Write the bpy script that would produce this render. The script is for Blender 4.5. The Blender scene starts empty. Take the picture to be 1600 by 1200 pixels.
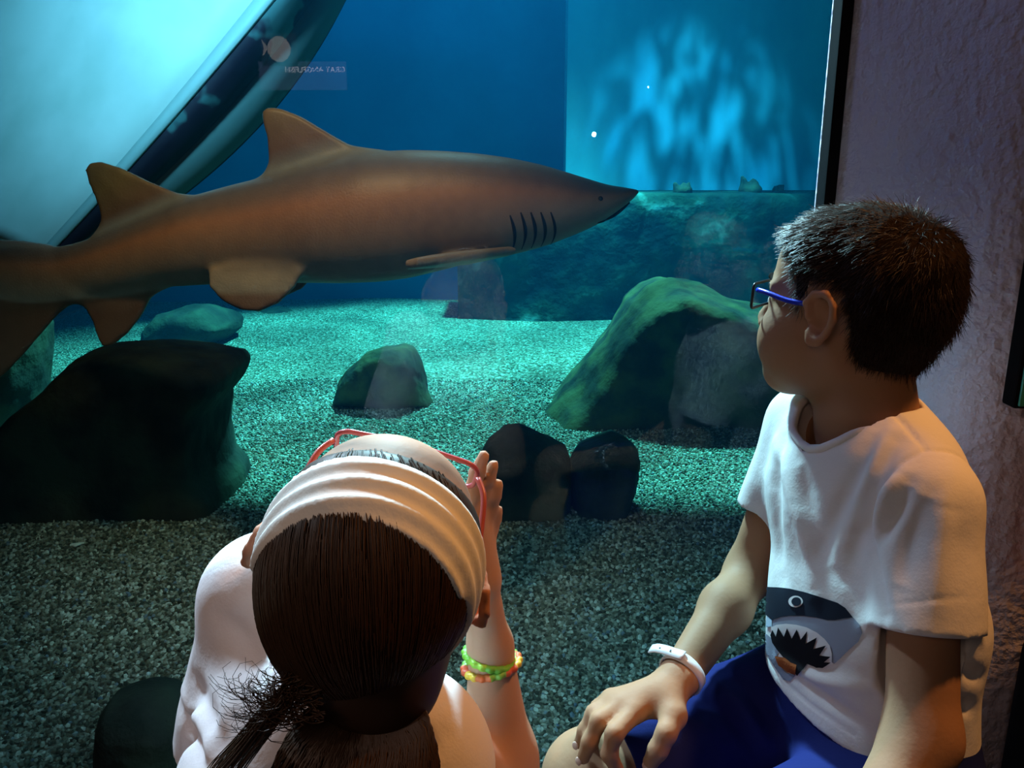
import bpy, bmesh, math, random
import numpy as np
from mathutils import Vector, Matrix

# ------------------------------------------------------------------ camera
CZ, TH, FPX = 1.35, math.radians(14.9), 1330.0
ST, CT = math.sin(TH), math.cos(TH)
S = bpy.context.scene
col = S.collection
cam_d = bpy.data.cameras.new('camera'); cam = bpy.data.objects.new('camera', cam_d)
col.objects.link(cam); S.camera = cam
cam.location = (0, 0, CZ); cam.rotation_euler = (math.pi/2 - TH, 0, 0)
cam_d.sensor_width = 36.0; cam_d.lens = 36.0*FPX/1600.0; cam_d.clip_start = 0.02

def ray(px, py):
    r, dn = (px-800)/FPX, (py-600)/FPX
    return np.array([r, CT - dn*ST, -ST - dn*CT])
C0 = np.array([0, 0, CZ])
def P(px, py, d): return C0 + d*ray(px, py)                     # depth along the view axis
def Q(px, py, Y): v = ray(px, py); return C0 + v*(Y/v[1])       # on an upright plane y = Y
def G(px, py, z=0.0): v = ray(px, py); return C0 + v*((z-CZ)/v[2])

# ------------------------------------------------------------------ world, light, exposure
W = bpy.data.worlds.new('world'); S.world = W; W.use_nodes = True
W.node_tree.nodes['Background'].inputs[0].default_value = (0.02, 0.03, 0.05, 1)
W.node_tree.nodes['Background'].inputs[1].default_value = 0.15
S.view_settings.view_transform = 'Standard'; S.view_settings.look = 'None'
S.view_settings.exposure = 0.0; S.view_settings.gamma = 1.0; S.view_settings.use_curve_mapping = False

def aim(o, tgt):
    d = Vector(tgt) - Vector(o.location)
    o.rotation_euler = d.to_track_quat('-Z', 'Y').to_euler()
def area(name, loc, tgt, sx, sy, power, color, spread=180):
    d = bpy.data.lights.new(name, 'AREA'); d.shape = 'RECTANGLE'; d.size = sx; d.size_y = sy
    d.energy = power; d.color = color; d.spread = math.radians(spread)
    o = bpy.data.objects.new(name, d); col.objects.link(o); o.location = loc; aim(o, tgt); return o
def spot(name, loc, tgt, power, color, angle, blend=0.3, rad=0.05):
    d = bpy.data.lights.new(name, 'SPOT'); d.energy = power; d.color = color
    d.spot_size = math.radians(angle); d.spot_blend = blend; d.shadow_soft_size = rad
    o = bpy.data.objects.new(name, d); col.objects.link(o); o.location = loc; aim(o, tgt); return o

def gobo(o, scale, lo, hi, stretch=(1, 1, 1), detail=2.0, base=0.0):
    """rippled water surface breaking up a lamp's beam"""
    d = o.data; d.use_nodes = True; nt = d.node_tree; N = nt.nodes; L = nt.links
    em = next(n for n in N if n.type == 'EMISSION')
    tc = N.new('ShaderNodeTexCoord'); mp = N.new('ShaderNodeMapping'); mp.inputs['Scale'].default_value = stretch
    ns = N.new('ShaderNodeTexNoise'); ns.inputs['Scale'].default_value = scale; ns.inputs['Detail'].default_value = detail
    ns.inputs['Distortion'].default_value = 0.6
    mr = N.new('ShaderNodeMapRange'); mr.inputs[1].default_value = lo; mr.inputs[2].default_value = hi
    mr.inputs[3].default_value = base; mr.inputs[4].default_value = 1.0; mr.clamp = True
    L.new(tc.outputs['Normal'], mp.inputs[0]); L.new(mp.outputs[0], ns.inputs['Vector'])
    L.new(ns.outputs[0], mr.inputs[0]); L.new(mr.outputs[0], em.inputs['Strength'])

CYAN = (0.30, 1.0, 0.85)
# overhead lamps above the open water beyond the front gantry
tank_lamp = spot('tank_lamp', (0.2, 6.8, 5.6), (0.1, 4.6, 0), 9500, CYAN, 78, 0.35, 0.12)
gobo(tank_lamp, 9.0, 0.30, 0.72, base=0.35)
# lamp over the back wall, its beam broken by ripples
wall_lamp = spot('wall_lamp', (1.5, 5.3, 4.3), (1.60, 7.9, 0.95), 1300, (0.14, 0.80, 1.0), 38, 0.9, 0.05)
gobo(wall_lamp, 26.0, 0.46, 0.64, stretch=(1.0, 0.42, 1), base=0.06)
back_lamp = area('back_lamp', (-1.2, 6.4, 4.2), (-1.0, 8.2, 1.2), 2.5, 0.8, 22, (0.03, 0.40, 1.0))
# lamp on the gantry that shines on the hull
hull_lamp = spot('hull_lamp', (-1.0, 2.5, 2.75), (-1.42, 3.9, 2.05), 215, (0.36, 0.77, 1.0), 88, 0.9, 0.10)
# added unseen fill in the tank, standing in for light off the hull
children_fill = spot('children_fill', (-0.12, 2.35, 2.5), (0.08, 0.88, 1.0), 660, (0.60, 0.90, 1.0), 48, 0.6, 0.09)
jamb_fill = spot('jamb_fill_side', (-1.1, 1.75, 2.3), (0.50, 1.1, 1.5), 26, (0.48, 0.52, 1.0), 60, 0.9, 0.15)  # added weak blue fill to tint the jamb wall, no known fixture
girl_fill_cool = spot('girl_fill_cool', (-1.15, 1.80, 2.4), (-0.24, 0.64, 1.0), 300, (0.70, 0.84, 1.0), 30, 0.7, 0.10)  # added narrow cool fill for the girl's left shoulder
# warm spot lamp of the visitor room, then two added fills
room_lamp = spot('room_lamp', (0.95, 0.80, 2.3), (0.22, 0.72, 0.9), 60, (1.0, 0.43, 0.12), 70, 0.6, 0.05)
room_fill = area('room_fill_wide', (-0.9, -1.6, 2.6), (-0.3, 1.2, 0.9), 0.5, 0.5, 4.2, (1.0, 0.66, 0.46))  # added unseen warm fill from behind the camera
girl_spot = spot('girl_fill_warm', (-0.95, -0.35, 2.35), (-0.22, 0.55, 0.85), 19, (1.0, 0.74, 0.62), 26, 0.8, 0.06)  # added narrow warm fill to lift the girl's back
# added unseen lights under the gantry: shark rim and front gravel, warm shark flank
rim_fill = spot('rim_fill', (-0.2, 3.55, 2.85), (-0.15, 2.3, 1.0), 26, (0.45, 0.95, 1.0), 84, 0.9, 0.15)
shark_fill = spot('shark_fill', (-0.50, 1.45, 2.5), (-0.58, 2.45, 1.15), 92, (1.0, 0.48, 0.22), 62, 0.9, 0.08)

# ------------------------------------------------------------------ helpers: scene objects
def tag(o, label=None, cat=None, group=None, kind=None):
    if label: o['label'] = label
    if cat: o['category'] = cat
    if group: o['group'] = group
    if kind: o['kind'] = kind
    return o
def empty(name, loc=(0, 0, 0)):
    o = bpy.data.objects.new(name, None); col.objects.link(o); o.location = loc
    o.empty_display_size = 0.05; bpy.context.view_layer.update(); return o
def link(name, me, mat=None, parent=None):
    o = bpy.data.objects.new(name, me); col.objects.link(o)
    if mat: me.materials.append(mat)
    if parent is not None:
        o.parent = parent; o.matrix_parent_inverse = Matrix.Translation(-Vector(parent.location))
    return o
def mesh_np(name, V, F, smooth=True):
    V = np.asarray(V, np.float32); F = np.asarray(F, np.int32)
    me = bpy.data.meshes.new(name); n, m, k = len(V), len(F), F.shape[1]
    me.vertices.add(n); me.vertices.foreach_set('co', V.ravel())
    me.loops.add(m*k); me.loops.foreach_set('vertex_index', F.ravel())
    me.polygons.add(m); me.polygons.foreach_set('loop_start', np.arange(0, m*k, k, dtype=np.int32))
    me.update(calc_edges=True); me.validate()
    if smooth: me.polygons.foreach_set('use_smooth', np.ones(len(me.polygons), bool))
    return me
def mesh_py(name, V, F, smooth=False):
    me = bpy.data.meshes.new(name); me.from_pydata([tuple(map(float, v)) for v in V], [], F); me.update()
    if smooth: me.polygons.foreach_set('use_smooth', np.ones(len(me.polygons), bool))
    return me
def box_me(name, lo, hi, bev=0.0, seg=2):
    bm = bmesh.new(); bmesh.ops.create_cube(bm, size=1)
    lo, hi = np.array(lo, float), np.array(hi, float)
    for v in bm.verts: v.co = Vector((lo+hi)/2 + np.array(v.co)*(hi-lo))
    if bev: bmesh.ops.bevel(bm, geom=bm.edges[:], offset=bev, segments=seg, profile=0.5, affect='EDGES')
    me = bpy.data.meshes.new(name); bm.to_mesh(me); bm.free(); return me
def box(name, lo, hi, mat, parent=None, bev=0.0): return link(name, box_me(name, lo, hi, bev), mat, parent)
def tube(pts, rad, n=8, cap=True, flat=None):
    """swept tube as (V,F quads-as-lists); rad scalar or list; flat=(normal, a, b) gives an elliptical section"""
    pts = [np.asarray(p, float) for p in pts]; m = len(pts)
    rad = [rad]*m if np.isscalar(rad) else rad
    V, F = [], []; up = None
    for i, p in enumerate(pts):
        t = pts[min(i+1, m-1)] - pts[max(i-1, 0)]; t /= np.linalg.norm(t)+1e-12
        if up is None:
            a = np.array([0, 0, 1.0]) if abs(t[2]) < .9 else np.array([1.0, 0, 0])
            up = np.cross(np.cross(t, a), t)
        up = up - t*np.dot(up, t); up /= np.linalg.norm(up)+1e-12; sd = np.cross(t, up)
        for k in range(n):
            a = 2*math.pi*k/n; V.append(p + rad[i]*(math.cos(a)*up + math.sin(a)*sd))
    for i in range(m-1):
        for k in range(n):
            F.append((i*n+k, i*n+(k+1) % n, (i+1)*n+(k+1) % n, (i+1)*n+k))
    if cap: F.append(tuple(range(n-1, -1, -1))); F.append(tuple((m-1)*n+k for k in range(n)))
    return V, F
def tubes_me(name, parts):
    V, F = [], []
    for v, f in parts:
        o = len(V); V += list(v); F += [tuple(i+o for i in q) for q in f]
    return mesh_py(name, V, F, True)
def spline(pts, n):
    """Catmull-Rom through the control points"""
    p = np.asarray(pts, float); p = np.vstack([2*p[0]-p[1], p, 2*p[-1]-p[-2]]); out = []
    m = len(p)-3
    for u in np.linspace(0, m-1e-6, n):
        i = int(u); t = u-i; a, b, c, d = p[i:i+4]
        out.append(.5*((2*b)+(-a+c)*t+(2*a-5*b+4*c-d)*t*t+(-a+3*b-3*c+d)*t**3))
    return np.array(out)

# ------------------------------------------------------------------ helpers: implicit surfaces
def vnoise(X, Y, Z, freq, seed, octs=3):
    rs = np.random.RandomState(seed); out = 0; amp = 1.0
    for o in range(octs):
        for k in range(4):
            w = rs.normal(size=3); w *= freq*(2**o)*rs.uniform(.7, 1.4)/np.linalg.norm(w); ph = rs.uniform(0, 6.28)
            out = out + amp*np.sin(w[0]*X+w[1]*Y+w[2]*Z+ph + 1.3*np.sin(w[1]*X-w[2]*Y+w[0]*Z+2*ph))*.3
        amp *= .5
    return out
class Field:
    def __init__(s, lo, hi, res):
        s.lo = np.array(lo, float); s.res = res
        s.n = np.ceil((np.array(hi, float)-s.lo)/res).astype(int)+1
        s.f = np.full(tuple(s.n), .5, np.float32)
    def grid(s, lo=None, hi=None):
        a = np.zeros(3, int) if lo is None else np.clip(np.floor((np.array(lo)-s.lo)/s.res).astype(int), 0, s.n)
        b = s.n.copy() if hi is None else np.clip(np.ceil((np.array(hi)-s.lo)/s.res).astype(int)+1, 0, s.n)
        sl = tuple(slice(i, j) for i, j in zip(a, b))
        ax = [(s.lo[k]+s.res*np.arange(a[k], b[k])).astype(np.float32) for k in range(3)]
        return sl, ax[0][:, None, None], ax[1][None, :, None], ax[2][None, None, :]
    def add(s, prim, k=0.01):
        fn, lo, hi = prim; m = k+3*s.res
        sl, X, Y, Z = s.grid(np.array(lo)-m, np.array(hi)+m)
        a = s.f[sl]
        if a.size == 0: return s
        d = np.broadcast_to(fn(X, Y, Z), a.shape)
        h = np.maximum(k-np.abs(a-d), 0)/k if k > 0 else 0
        s.f[sl] = np.minimum(a, d) - h*h*k*.25
        return s
    def cut(s, prim, k=0.005):
        fn, lo, hi = prim; m = k+3*s.res
        sl, X, Y, Z = s.grid(np.array(lo)-m, np.array(hi)+m)
        a = s.f[sl]
        if a.size == 0: return s
        d = -np.broadcast_to(fn(X, Y, Z), a.shape)
        h = np.maximum(k-np.abs(a-d), 0)/k if k > 0 else 0
        s.f[sl] = np.maximum(a, d) + h*h*k*.25
        return s
    def warp(s, fn, lo=None, hi=None):
        sl, X, Y, Z = s.grid(lo, hi); s.f[sl] = s.f[sl] + fn(X, Y, Z); return s
    def mesh(s):
        f = s.f; nx, ny, nz = f.shape; ins = f < 0
        cs = np.zeros((nx-1, ny-1, nz-1), np.int8)
        for i in (0, 1):
            for j in (0, 1):
                for k in (0, 1): cs += ins[i:nx-1+i, j:ny-1+j, k:nz-1+k]
        act = (cs > 0) & (cs < 8); I = np.argwhere(act)
        idx = np.full(act.shape, -1, np.int32); idx[act] = np.arange(len(I))
        cv = np.array([[i, j, k] for i in (0, 1) for j in (0, 1) for k in (0, 1)])
        vals = np.stack([f[I[:, 0]+c[0], I[:, 1]+c[1], I[:, 2]+c[2]] for c in cv], 1)
        acc = np.zeros((len(I), 3)); cnt = np.zeros(len(I))
        for a in range(8):
            for b in range(a+1, 8):
                if np.abs(cv[a]-cv[b]).sum() != 1: continue
                va, vb = vals[:, a], vals[:, b]; m = (va < 0) != (vb < 0)
                t = va[m]/(va[m]-vb[m]); acc[m] += cv[a]+t[:, None]*(cv[b]-cv[a]); cnt[m] += 1
        V = s.lo + s.res*(I + acc/cnt[:, None]); Fs = []
        for ax in range(3):
            o1, o2 = [(1, 2), (2, 0), (0, 1)][ax]
            a = ins.take(range(0, f.shape[ax]-1), ax); b = ins.take(range(1, f.shape[ax]), ax)
            E = np.argwhere(a != b)
            ok = (E[:, o1] > 0) & (E[:, o2] > 0) & (E[:, o1] < f.shape[o1]-1) & (E[:, o2] < f.shape[o2]-1); E = E[ok]
            fl = a[tuple(E.T)]
            q = []
            for d1, d2 in ((-1, -1), (0, -1), (0, 0), (-1, 0)):
                c = E.copy(); c[:, o1] += d1; c[:, o2] += d2; q.append(idx[tuple(c.T)])
            q = np.stack(q, 1); q[~fl] = q[~fl][:, ::-1]; Fs.append(q)
        return V, np.vstack(Fs)
def _bb(pts, m): pts = np.array(pts, float); return pts.min(0)-m, pts.max(0)+m
def unit(v): v = np.asarray(v, float); return v/np.linalg.norm(v)
def frame(f, u):
    """columns: forward, left, up"""
    f = unit(f); l = unit(np.cross(u, f)); return np.stack([f, l, np.cross(f, l)], 1)
def loc(X, Y, Z, c, R):
    X, Y, Z = X-c[0], Y-c[1], Z-c[2]
    return tuple(X*R[0, i]+Y*R[1, i]+Z*R[2, i] for i in range(3))
I3 = np.eye(3)
def ell(c, r, R=I3):
    c = np.array(c, float); r = np.array(r, float)
    def fn(X, Y, Z):
        x, y, z = loc(X, Y, Z, c, R)
        k0 = np.sqrt((x/r[0])**2+(y/r[1])**2+(z/r[2])**2)
        k1 = np.sqrt((x/r[0]**2)**2+(y/r[1]**2)**2+(z/r[2]**2)**2)+1e-9
        return k0*(k0-1)/k1
    e = np.abs(R) @ r
    return fn, c-e, c+e
def cap(a, b, ra, rb):
    a, b = np.array(a, float), np.array(b, float); ba = b-a; L = ba@ba+1e-12
    def fn(X, Y, Z):
        x, y, z = X-a[0], Y-a[1], Z-a[2]
        h = np.clip((x*ba[0]+y*ba[1]+z*ba[2])/L, 0, 1)
        return np.sqrt((x-h*ba[0])**2+(y-h*ba[1])**2+(z-h*ba[2])**2)-(ra+(rb-ra)*h)
    lo, hi = _bb([a, b], max(ra, rb)); return fn, lo, hi
def cape(a, b, A, B, side):
    """tapered capsule with elliptical section; A, B = (half width along side, half depth)"""
    a, b = np.array(a, float), np.array(b, float); ba = b-a; Ln = np.linalg.norm(ba); t = ba/Ln
    s = np.array(side, float); s = unit(s-t*(s@t)); f = np.cross(t, s)
    def fn(X, Y, Z):
        x, y, z = X-a[0], Y-a[1], Z-a[2]
        u = x*t[0]+y*t[1]+z*t[2]; h = np.clip(u/Ln, 0, 1); e = u-h*Ln
        w = A[0]+(B[0]-A[0])*h; d = A[1]+(B[1]-A[1])*h; mn = np.minimum(w, d)
        p = (x*s[0]+y*s[1]+z*s[2])/w; q = (x*f[0]+y*f[1]+z*f[2])/d; r = e/mn
        g0 = np.sqrt(p*p+q*q+r*r); g1 = np.sqrt((p/w)**2+(q/d)**2+(r/mn)**2)+1e-6
        return g0*(g0-1)/g1
    lo, hi = _bb([a, b], max(A+B)); return fn, lo, hi
def rbox(c, h, rd, R=I3):
    c = np.array(c, float); h = np.array(h, float)
    def fn(X, Y, Z):
        p = loc(X, Y, Z, c, R); q = [np.abs(p[i])-(h[i]-rd) for i in range(3)]
        o = np.sqrt(sum(np.maximum(v, 0)**2 for v in q))
        return o+np.minimum(np.maximum(np.maximum(q[0], q[1]), q[2]), 0)-rd
    e = np.abs(R) @ h
    return fn, c-e, c+e
def halfspace(p, n, lo, hi):
    p, n = np.array(p, float), unit(n)
    return (lambda X, Y, Z: -((X-p[0])*n[0]+(Y-p[1])*n[1]+(Z-p[2])*n[2])), lo, hi   # solid on the side n points to
def poly2(x, y, pts):
    """signed distance to a closed polygon"""
    pts = np.asarray(pts, float); n = len(pts); d = None; s = 1.0
    for i in range(n):
        a, b = pts[i], pts[i-1]; ex, ey = b-a; wx, wy = x-a[0], y-a[1]
        h = np.clip((wx*ex+wy*ey)/(ex*ex+ey*ey), 0, 1); q = (wx-ex*h)**2+(wy-ey*h)**2
        d = q if d is None else np.minimum(d, q)
        c1, c2, c3 = y >= a[1], y < b[1], ex*wy > ey*wx
        s = np.where((c1 & c2 & c3) | (~c1 & ~c2 & ~c3), -s, s)
    return s*np.sqrt(d)
def smooth_mesh(me, it=2, fac=.5):
    bm = bmesh.new(); bm.from_mesh(me)
    for _ in range(it): bmesh.ops.smooth_vert(bm, verts=bm.verts[:], factor=fac, use_axis_x=True, use_axis_y=True, use_axis_z=True)
    bm.to_mesh(me); bm.free()

# ------------------------------------------------------------------ helpers: materials
def mat(name, color, rough=.6, spec=.3, **kw):
    m = bpy.data.materials.new(name); m.use_nodes = True; b = m.node_tree.nodes['Principled BSDF']
    b.inputs['Base Color'].default_value = (*color, 1); b.inputs['Roughness'].default_value = rough
    b.inputs['Specular IOR Level'].default_value = spec
    for k, v in kw.items(): b.inputs[k].default_value = v
    return m
def nodes(m): return m.node_tree.nodes, m.node_tree.links, m.node_tree.nodes['Principled BSDF']
def add_noise_color(m, stops, scale, detail=4, coord='Object', stretch=(1, 1, 1), kind='noise'):
    N, L, b = nodes(m); tc = N.new('ShaderNodeTexCoord'); mp = N.new('ShaderNodeMapping'); mp.inputs['Scale'].default_value = stretch
    L.new(tc.outputs[coord], mp.inputs[0])
    if kind == 'noise':
        t = N.new('ShaderNodeTexNoise'); t.inputs['Detail'].default_value = detail; out = t.outputs[0]
    else:
        t = N.new('ShaderNodeTexVoronoi'); out = t.outputs['Color']
    t.inputs['Scale'].default_value = scale; L.new(mp.outputs[0], t.inputs['Vector'])
    r = N.new('ShaderNodeValToRGB'); el = r.color_ramp.elements
    while len(el) < len(stops): el.new(.5)
    for e, (p, c) in zip(el, stops): e.position = p; e.color = (*c, 1)
    L.new(out, r.inputs[0]); L.new(r.outputs[0], b.inputs['Base Color']); return m
def add_bump(m, scale, strength, dist=.01, detail=3, stretch=(1, 1, 1), coord='Object', kind='noise'):
    N, L, b = nodes(m); tc = N.new('ShaderNodeTexCoord'); mp = N.new('ShaderNodeMapping'); mp.inputs['Scale'].default_value = stretch
    L.new(tc.outputs[coord], mp.inputs[0])
    if kind == 'noise': t = N.new('ShaderNodeTexNoise'); t.inputs['Detail'].default_value = detail; out = t.outputs[0]
    else: t = N.new('ShaderNodeTexVoronoi'); out = t.outputs['Distance']
    t.inputs['Scale'].default_value = scale; L.new(mp.outputs[0], t.inputs['Vector'])
    bp = N.new('ShaderNodeBump'); bp.inputs['Strength'].default_value = strength; bp.inputs['Distance'].default_value = dist
    L.new(out, bp.inputs['Height'])
    if b.inputs['Normal'].is_linked: L.new(b.inputs['Normal'].links[0].from_socket, bp.inputs['Normal'])
    L.new(bp.outputs[0], b.inputs['Normal']); return m
def paint(me, cols, name='tint'):
    a = me.color_attributes.new(name, 'FLOAT_COLOR', 'POINT')
    c = np.ones((len(me.vertices), 4), np.float32); c[:, :3] = cols; a.data.foreach_set('color', c.ravel())
def use_paint(m, name='tint'):
    N, L, b = nodes(m); a = N.new('ShaderNodeVertexColor'); a.layer_name = name; L.new(a.outputs[0], b.inputs['Base Color']); return m
def coords(me):
    v = np.empty(len(me.vertices)*3, np.float32); me.vertices.foreach_get('co', v); return v.reshape(-1, 3)
# ================================================================== the room
GY = 1.22                                    # plane of the viewing pane
XJ = Q(1300, 165, GY)[0]                     # right edge of the pane
stucco = mat('stucco', (0.30, 0.26, 0.33), .85, .15)
add_noise_color(stucco, [(0, (.42, .37, .46)), (1, (.54, .48, .58))], 3.0)
add_bump(stucco, 60, .8, .012, 3); add_bump(stucco, 150, .2, .003, 2)
carpet = mat('carpet', (0.03, 0.03, 0.035), .95, .05); add_bump(carpet, 300, .5, .004)
dark_paint = mat('dark_paint', (0.05, 0.05, 0.06), .8, .1)
black_seal = mat('black_seal', (0.006, 0.006, 0.007), .9, .02)

def prism(name, pts, z0, z1, m, smooth=False):
    n = len(pts); V = [(*p, z0) for p in pts]+[(*p, z1) for p in pts]
    F = [(i, (i+1) % n, n+(i+1) % n, n+i) for i in range(n)]+[tuple(range(n-1, -1, -1)), tuple(range(n, 2*n))]
    me = mesh_py(name, V, F)
    bm = bmesh.new(); bm.from_mesh(me); bmesh.ops.recalc_face_normals(bm, faces=bm.faces[:])
    for f in bm.faces: f.smooth = smooth and len(f.verts) == 4
    bm.to_mesh(me); bm.free(); return link(name, me, m)
corner = np.array([.585, .985]); p0 = np.array([XJ+.016, GY]); p3 = np.array([3.2, .985])
d0, d1 = unit(p0-corner), unit(p3-corner); rr = .06; arc = []
for t in np.linspace(0, 1, 9):
    a, b = corner+d0*rr, corner+d1*rr; arc.append((1-t)**2*a+2*t*(1-t)*corner+t*t*b)
path = [p0]+arc+[p3, np.array([3.2, 1.30]), np.array([XJ+.016, 1.30])]
tag(prism('wall_right', path, 0, 3.2, stucco), kind='structure')
tag(box('trim_1', (XJ, GY-.004, .34), (XJ+.0155, GY+.03, 3.2), black_seal), kind='structure')
tag(box('floor', (-4, -4.2, -.1), (4, 1.1, 0), carpet), kind='structure')
tag(box('wall_back', (-4, -4.3, 0), (4, -4.2, 3.2), dark_paint), kind='structure')
tag(box('wall_left', (-4.1, -4.3, 0), (-4, 9, 3.2), dark_paint), kind='structure')
tag(box('ceiling', (-4, -4.2, 3.2), (4, 1.22, 3.3), dark_paint), kind='structure')
tag(box('wall_front', (-4, 1.10, 0), (XJ+.1, 1.245, .335), dark_paint, bev=.004), kind='structure')

# viewing pane: clear with a faint mirror image of the room
gm = bpy.data.materials.new('pane_glass'); gm.use_nodes = True; N = gm.node_tree.nodes; L = gm.node_tree.links
for n in list(N):
    if n.type != 'OUTPUT_MATERIAL': N.remove(n)
out = N['Material Output']; tr = N.new('ShaderNodeBsdfTransparent'); gl = N.new('ShaderNodeBsdfGlossy'); gl.inputs['Roughness'].default_value = 0.0
fr = N.new('ShaderNodeFresnel'); fr.inputs[0].default_value = 1.33; mx = N.new('ShaderNodeMixShader')
tr.inputs[0].default_value = (.97, .99, 1, 1)
L.new(fr.outputs[0], mx.inputs[0]); L.new(tr.outputs[0], mx.inputs[1]); L.new(gl.outputs[0], mx.inputs[2]); L.new(mx.outputs[0], out.inputs[0])
tag(link('window_1', mesh_py('window_1', [(-4, GY, .335), (XJ, GY, .335), (XJ, GY, 3.2), (-4, GY, 3.2)], [(0, 1, 2, 3)]), gm), kind='structure')

# ================================================================== the tank
wm = bpy.data.materials.new('sea_water'); wm.use_nodes = True; N = wm.node_tree.nodes; L = wm.node_tree.links
for n in list(N):
    if n.type != 'OUTPUT_MATERIAL': N.remove(n)
ab = N.new('ShaderNodeVolumeAbsorption'); ab.inputs['Color'].default_value = (0.0, .80, .92, 1); ab.inputs['Density'].default_value = .22
sc_ = N.new('ShaderNodeVolumeScatter'); sc_.inputs['Color'].default_value = (.02, .34, .80, 1); sc_.inputs['Density'].default_value = .021
sc_.inputs['Anisotropy'].default_value = 0.2
ad = N.new('ShaderNodeAddShader'); L.new(ab.outputs[0], ad.inputs[0]); L.new(sc_.outputs[0], ad.inputs[1])
L.new(ad.outputs[0], N['Material Output'].inputs['Volume'])
tag(box('sea_water', (-3.88, GY+.085, -.05), (3.88, 8.29, 2.75), wm), 'clear blue sea water filling the tank behind the pane', 'water', kind='stuff')

# ground
PEB = [(0, (.035, .045, .03)), (.25, (.10, .10, .07)), (.45, (.20, .19, .13)), (.62, (.30, .30, .24)), (.8, (.42, .40, .32)), (.93, (.70, .70, .62)), (1, (.12, .18, .26))]
gravel_m = mat('gravel_bed', (.2, .2, .15), .8, .2)
add_noise_color(gravel_m, PEB, 75, kind='voronoi'); add_bump(gravel_m, 75, 1.0, .02, kind='voronoi')
def ground(x, y): return .014*np.sin(1.7*x+.6)*np.sin(1.3*y)+.008*np.sin(4.1*x+2.3*y)+.006*np.sin(7*y-3*x)
gx, gy = np.linspace(-3.9, 3.9, 90), np.linspace(1.24, 8.8, 90)
GX, GYY = np.meshgrid(gx, gy, indexing='ij'); V = np.stack([GX, GYY, ground(GX, GYY)], -1).reshape(-1, 3)
ii = np.arange(90*90).reshape(90, 90)
Fq = np.stack([ii[:-1, :-1], ii[1:, :-1], ii[1:, 1:], ii[:-1, 1:]], -1).reshape(-1, 4)
tag(link('tank_floor', mesh_np('tank_floor', V, Fq), gravel_m), kind='structure')

rs = np.random.RandomState(4); pts = []
y = 1.27
while y < 5.2:
    sp = .0125 if y < 3.4 else .0145
    w = .68*y+.08; n = int(2*w/sp); xs = -w+sp*(np.arange(n)+rs.uniform(-.45, .45, n)); ys = y+sp*rs.uniform(-.5, .5, n)
    pts.append(np.stack([xs, ys, ground(xs, ys)+rs.uniform(-.003, .004, n)], 1)); y += sp
pts = np.vstack(pts); pts = pts[np.abs(pts[:, 0]) < 3.8]
me = bpy.data.meshes.new('gravel'); me.vertices.add(len(pts)); me.vertices.foreach_set('co', pts.astype(np.float32).ravel()); me.update()
peb_m = mat('pebbles', (.2, .2, .15), .55, .4); N, L, b = nodes(peb_m)
oi = N.new('ShaderNodeObjectInfo'); r = N.new('ShaderNodeValToRGB'); el = r.color_ramp.elements
while len(el) < len(PEB): el.new(.5)
for e, (p_, c_) in zip(el, PEB): e.position = p_; e.color = (*c_, 1)
L.new(oi.outputs['Random'], r.inputs[0]); L.new(r.outputs[0], b.inputs['Base Color'])
gravel = link('gravel', me, peb_m); tag(gravel, 'loose grey green pebbles covering the tank floor', 'gravel', kind='stuff')
ng = bpy.data.node_groups.new('scatter_pebbles', 'GeometryNodeTree')
ng.interface.new_socket('Geometry', in_out='INPUT', socket_type='NodeSocketGeometry')
ng.interface.new_socket('Geometry', in_out='OUTPUT', socket_type='NodeSocketGeometry')
gi, go = ng.nodes.new('NodeGroupInput'), ng.nodes.new('NodeGroupOutput')
ico = ng.nodes.new('GeometryNodeMeshIcoSphere'); ico.inputs['Radius'].default_value = .0078; ico.inputs['Subdivisions'].default_value = 1
smt = ng.nodes.new('GeometryNodeSetMaterial'); smt.inputs['Material'].default_value = peb_m
iop = ng.nodes.new('GeometryNodeInstanceOnPoints')
rv = ng.nodes.new('FunctionNodeRandomValue'); rv.data_type = 'FLOAT_VECTOR'; rv.inputs[0].default_value = (0, 0, 0); rv.inputs[1].default_value = (6.28, 6.28, 6.28)
rv2 = ng.nodes.new('FunctionNodeRandomValue'); rv2.data_type = 'FLOAT_VECTOR'; rv2.inputs[0].default_value = (.55, .6, .4); rv2.inputs[1].default_value = (1.35, 1.2, .95); rv2.inputs['Seed'].default_value = 3
ng.links.new(gi.outputs[0], iop.inputs['Points']); ng.links.new(ico.outputs['Mesh'], smt.inputs['Geometry']); ng.links.new(smt.outputs[0], iop.inputs['Instance'])
ng.links.new(rv.outputs[0], iop.inputs['Rotation']); ng.links.new(rv2.outputs[0], iop.inputs['Scale']); ng.links.new(iop.outputs[0], go.inputs[0])
md = gravel.modifiers.new('scatter', 'NODES'); md.node_group = ng

# back of the tank
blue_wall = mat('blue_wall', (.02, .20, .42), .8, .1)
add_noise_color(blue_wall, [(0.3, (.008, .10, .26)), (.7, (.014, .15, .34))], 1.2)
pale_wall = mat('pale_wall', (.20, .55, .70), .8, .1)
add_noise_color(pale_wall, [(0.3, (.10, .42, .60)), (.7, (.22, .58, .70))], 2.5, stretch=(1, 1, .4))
ledge_m = mat('ledge_rock', (.1, .2, .2), .9, .1)
add_noise_color(ledge_m, [(0.36, (.004, .018, .026)), (.50, (.012, .042, .042)), (.60, (.025, .07, .055)), (.70, (.12, .26, .25))], 3.0, 6)
add_bump(ledge_m, 6, .8, .06, 5)
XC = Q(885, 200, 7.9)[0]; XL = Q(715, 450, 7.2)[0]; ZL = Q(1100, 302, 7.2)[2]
tag(box('tank_wall_left', (-3.9, 8.3, -.1), (XC, 8.5, 4.6), blue_wall), kind='structure')
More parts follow.
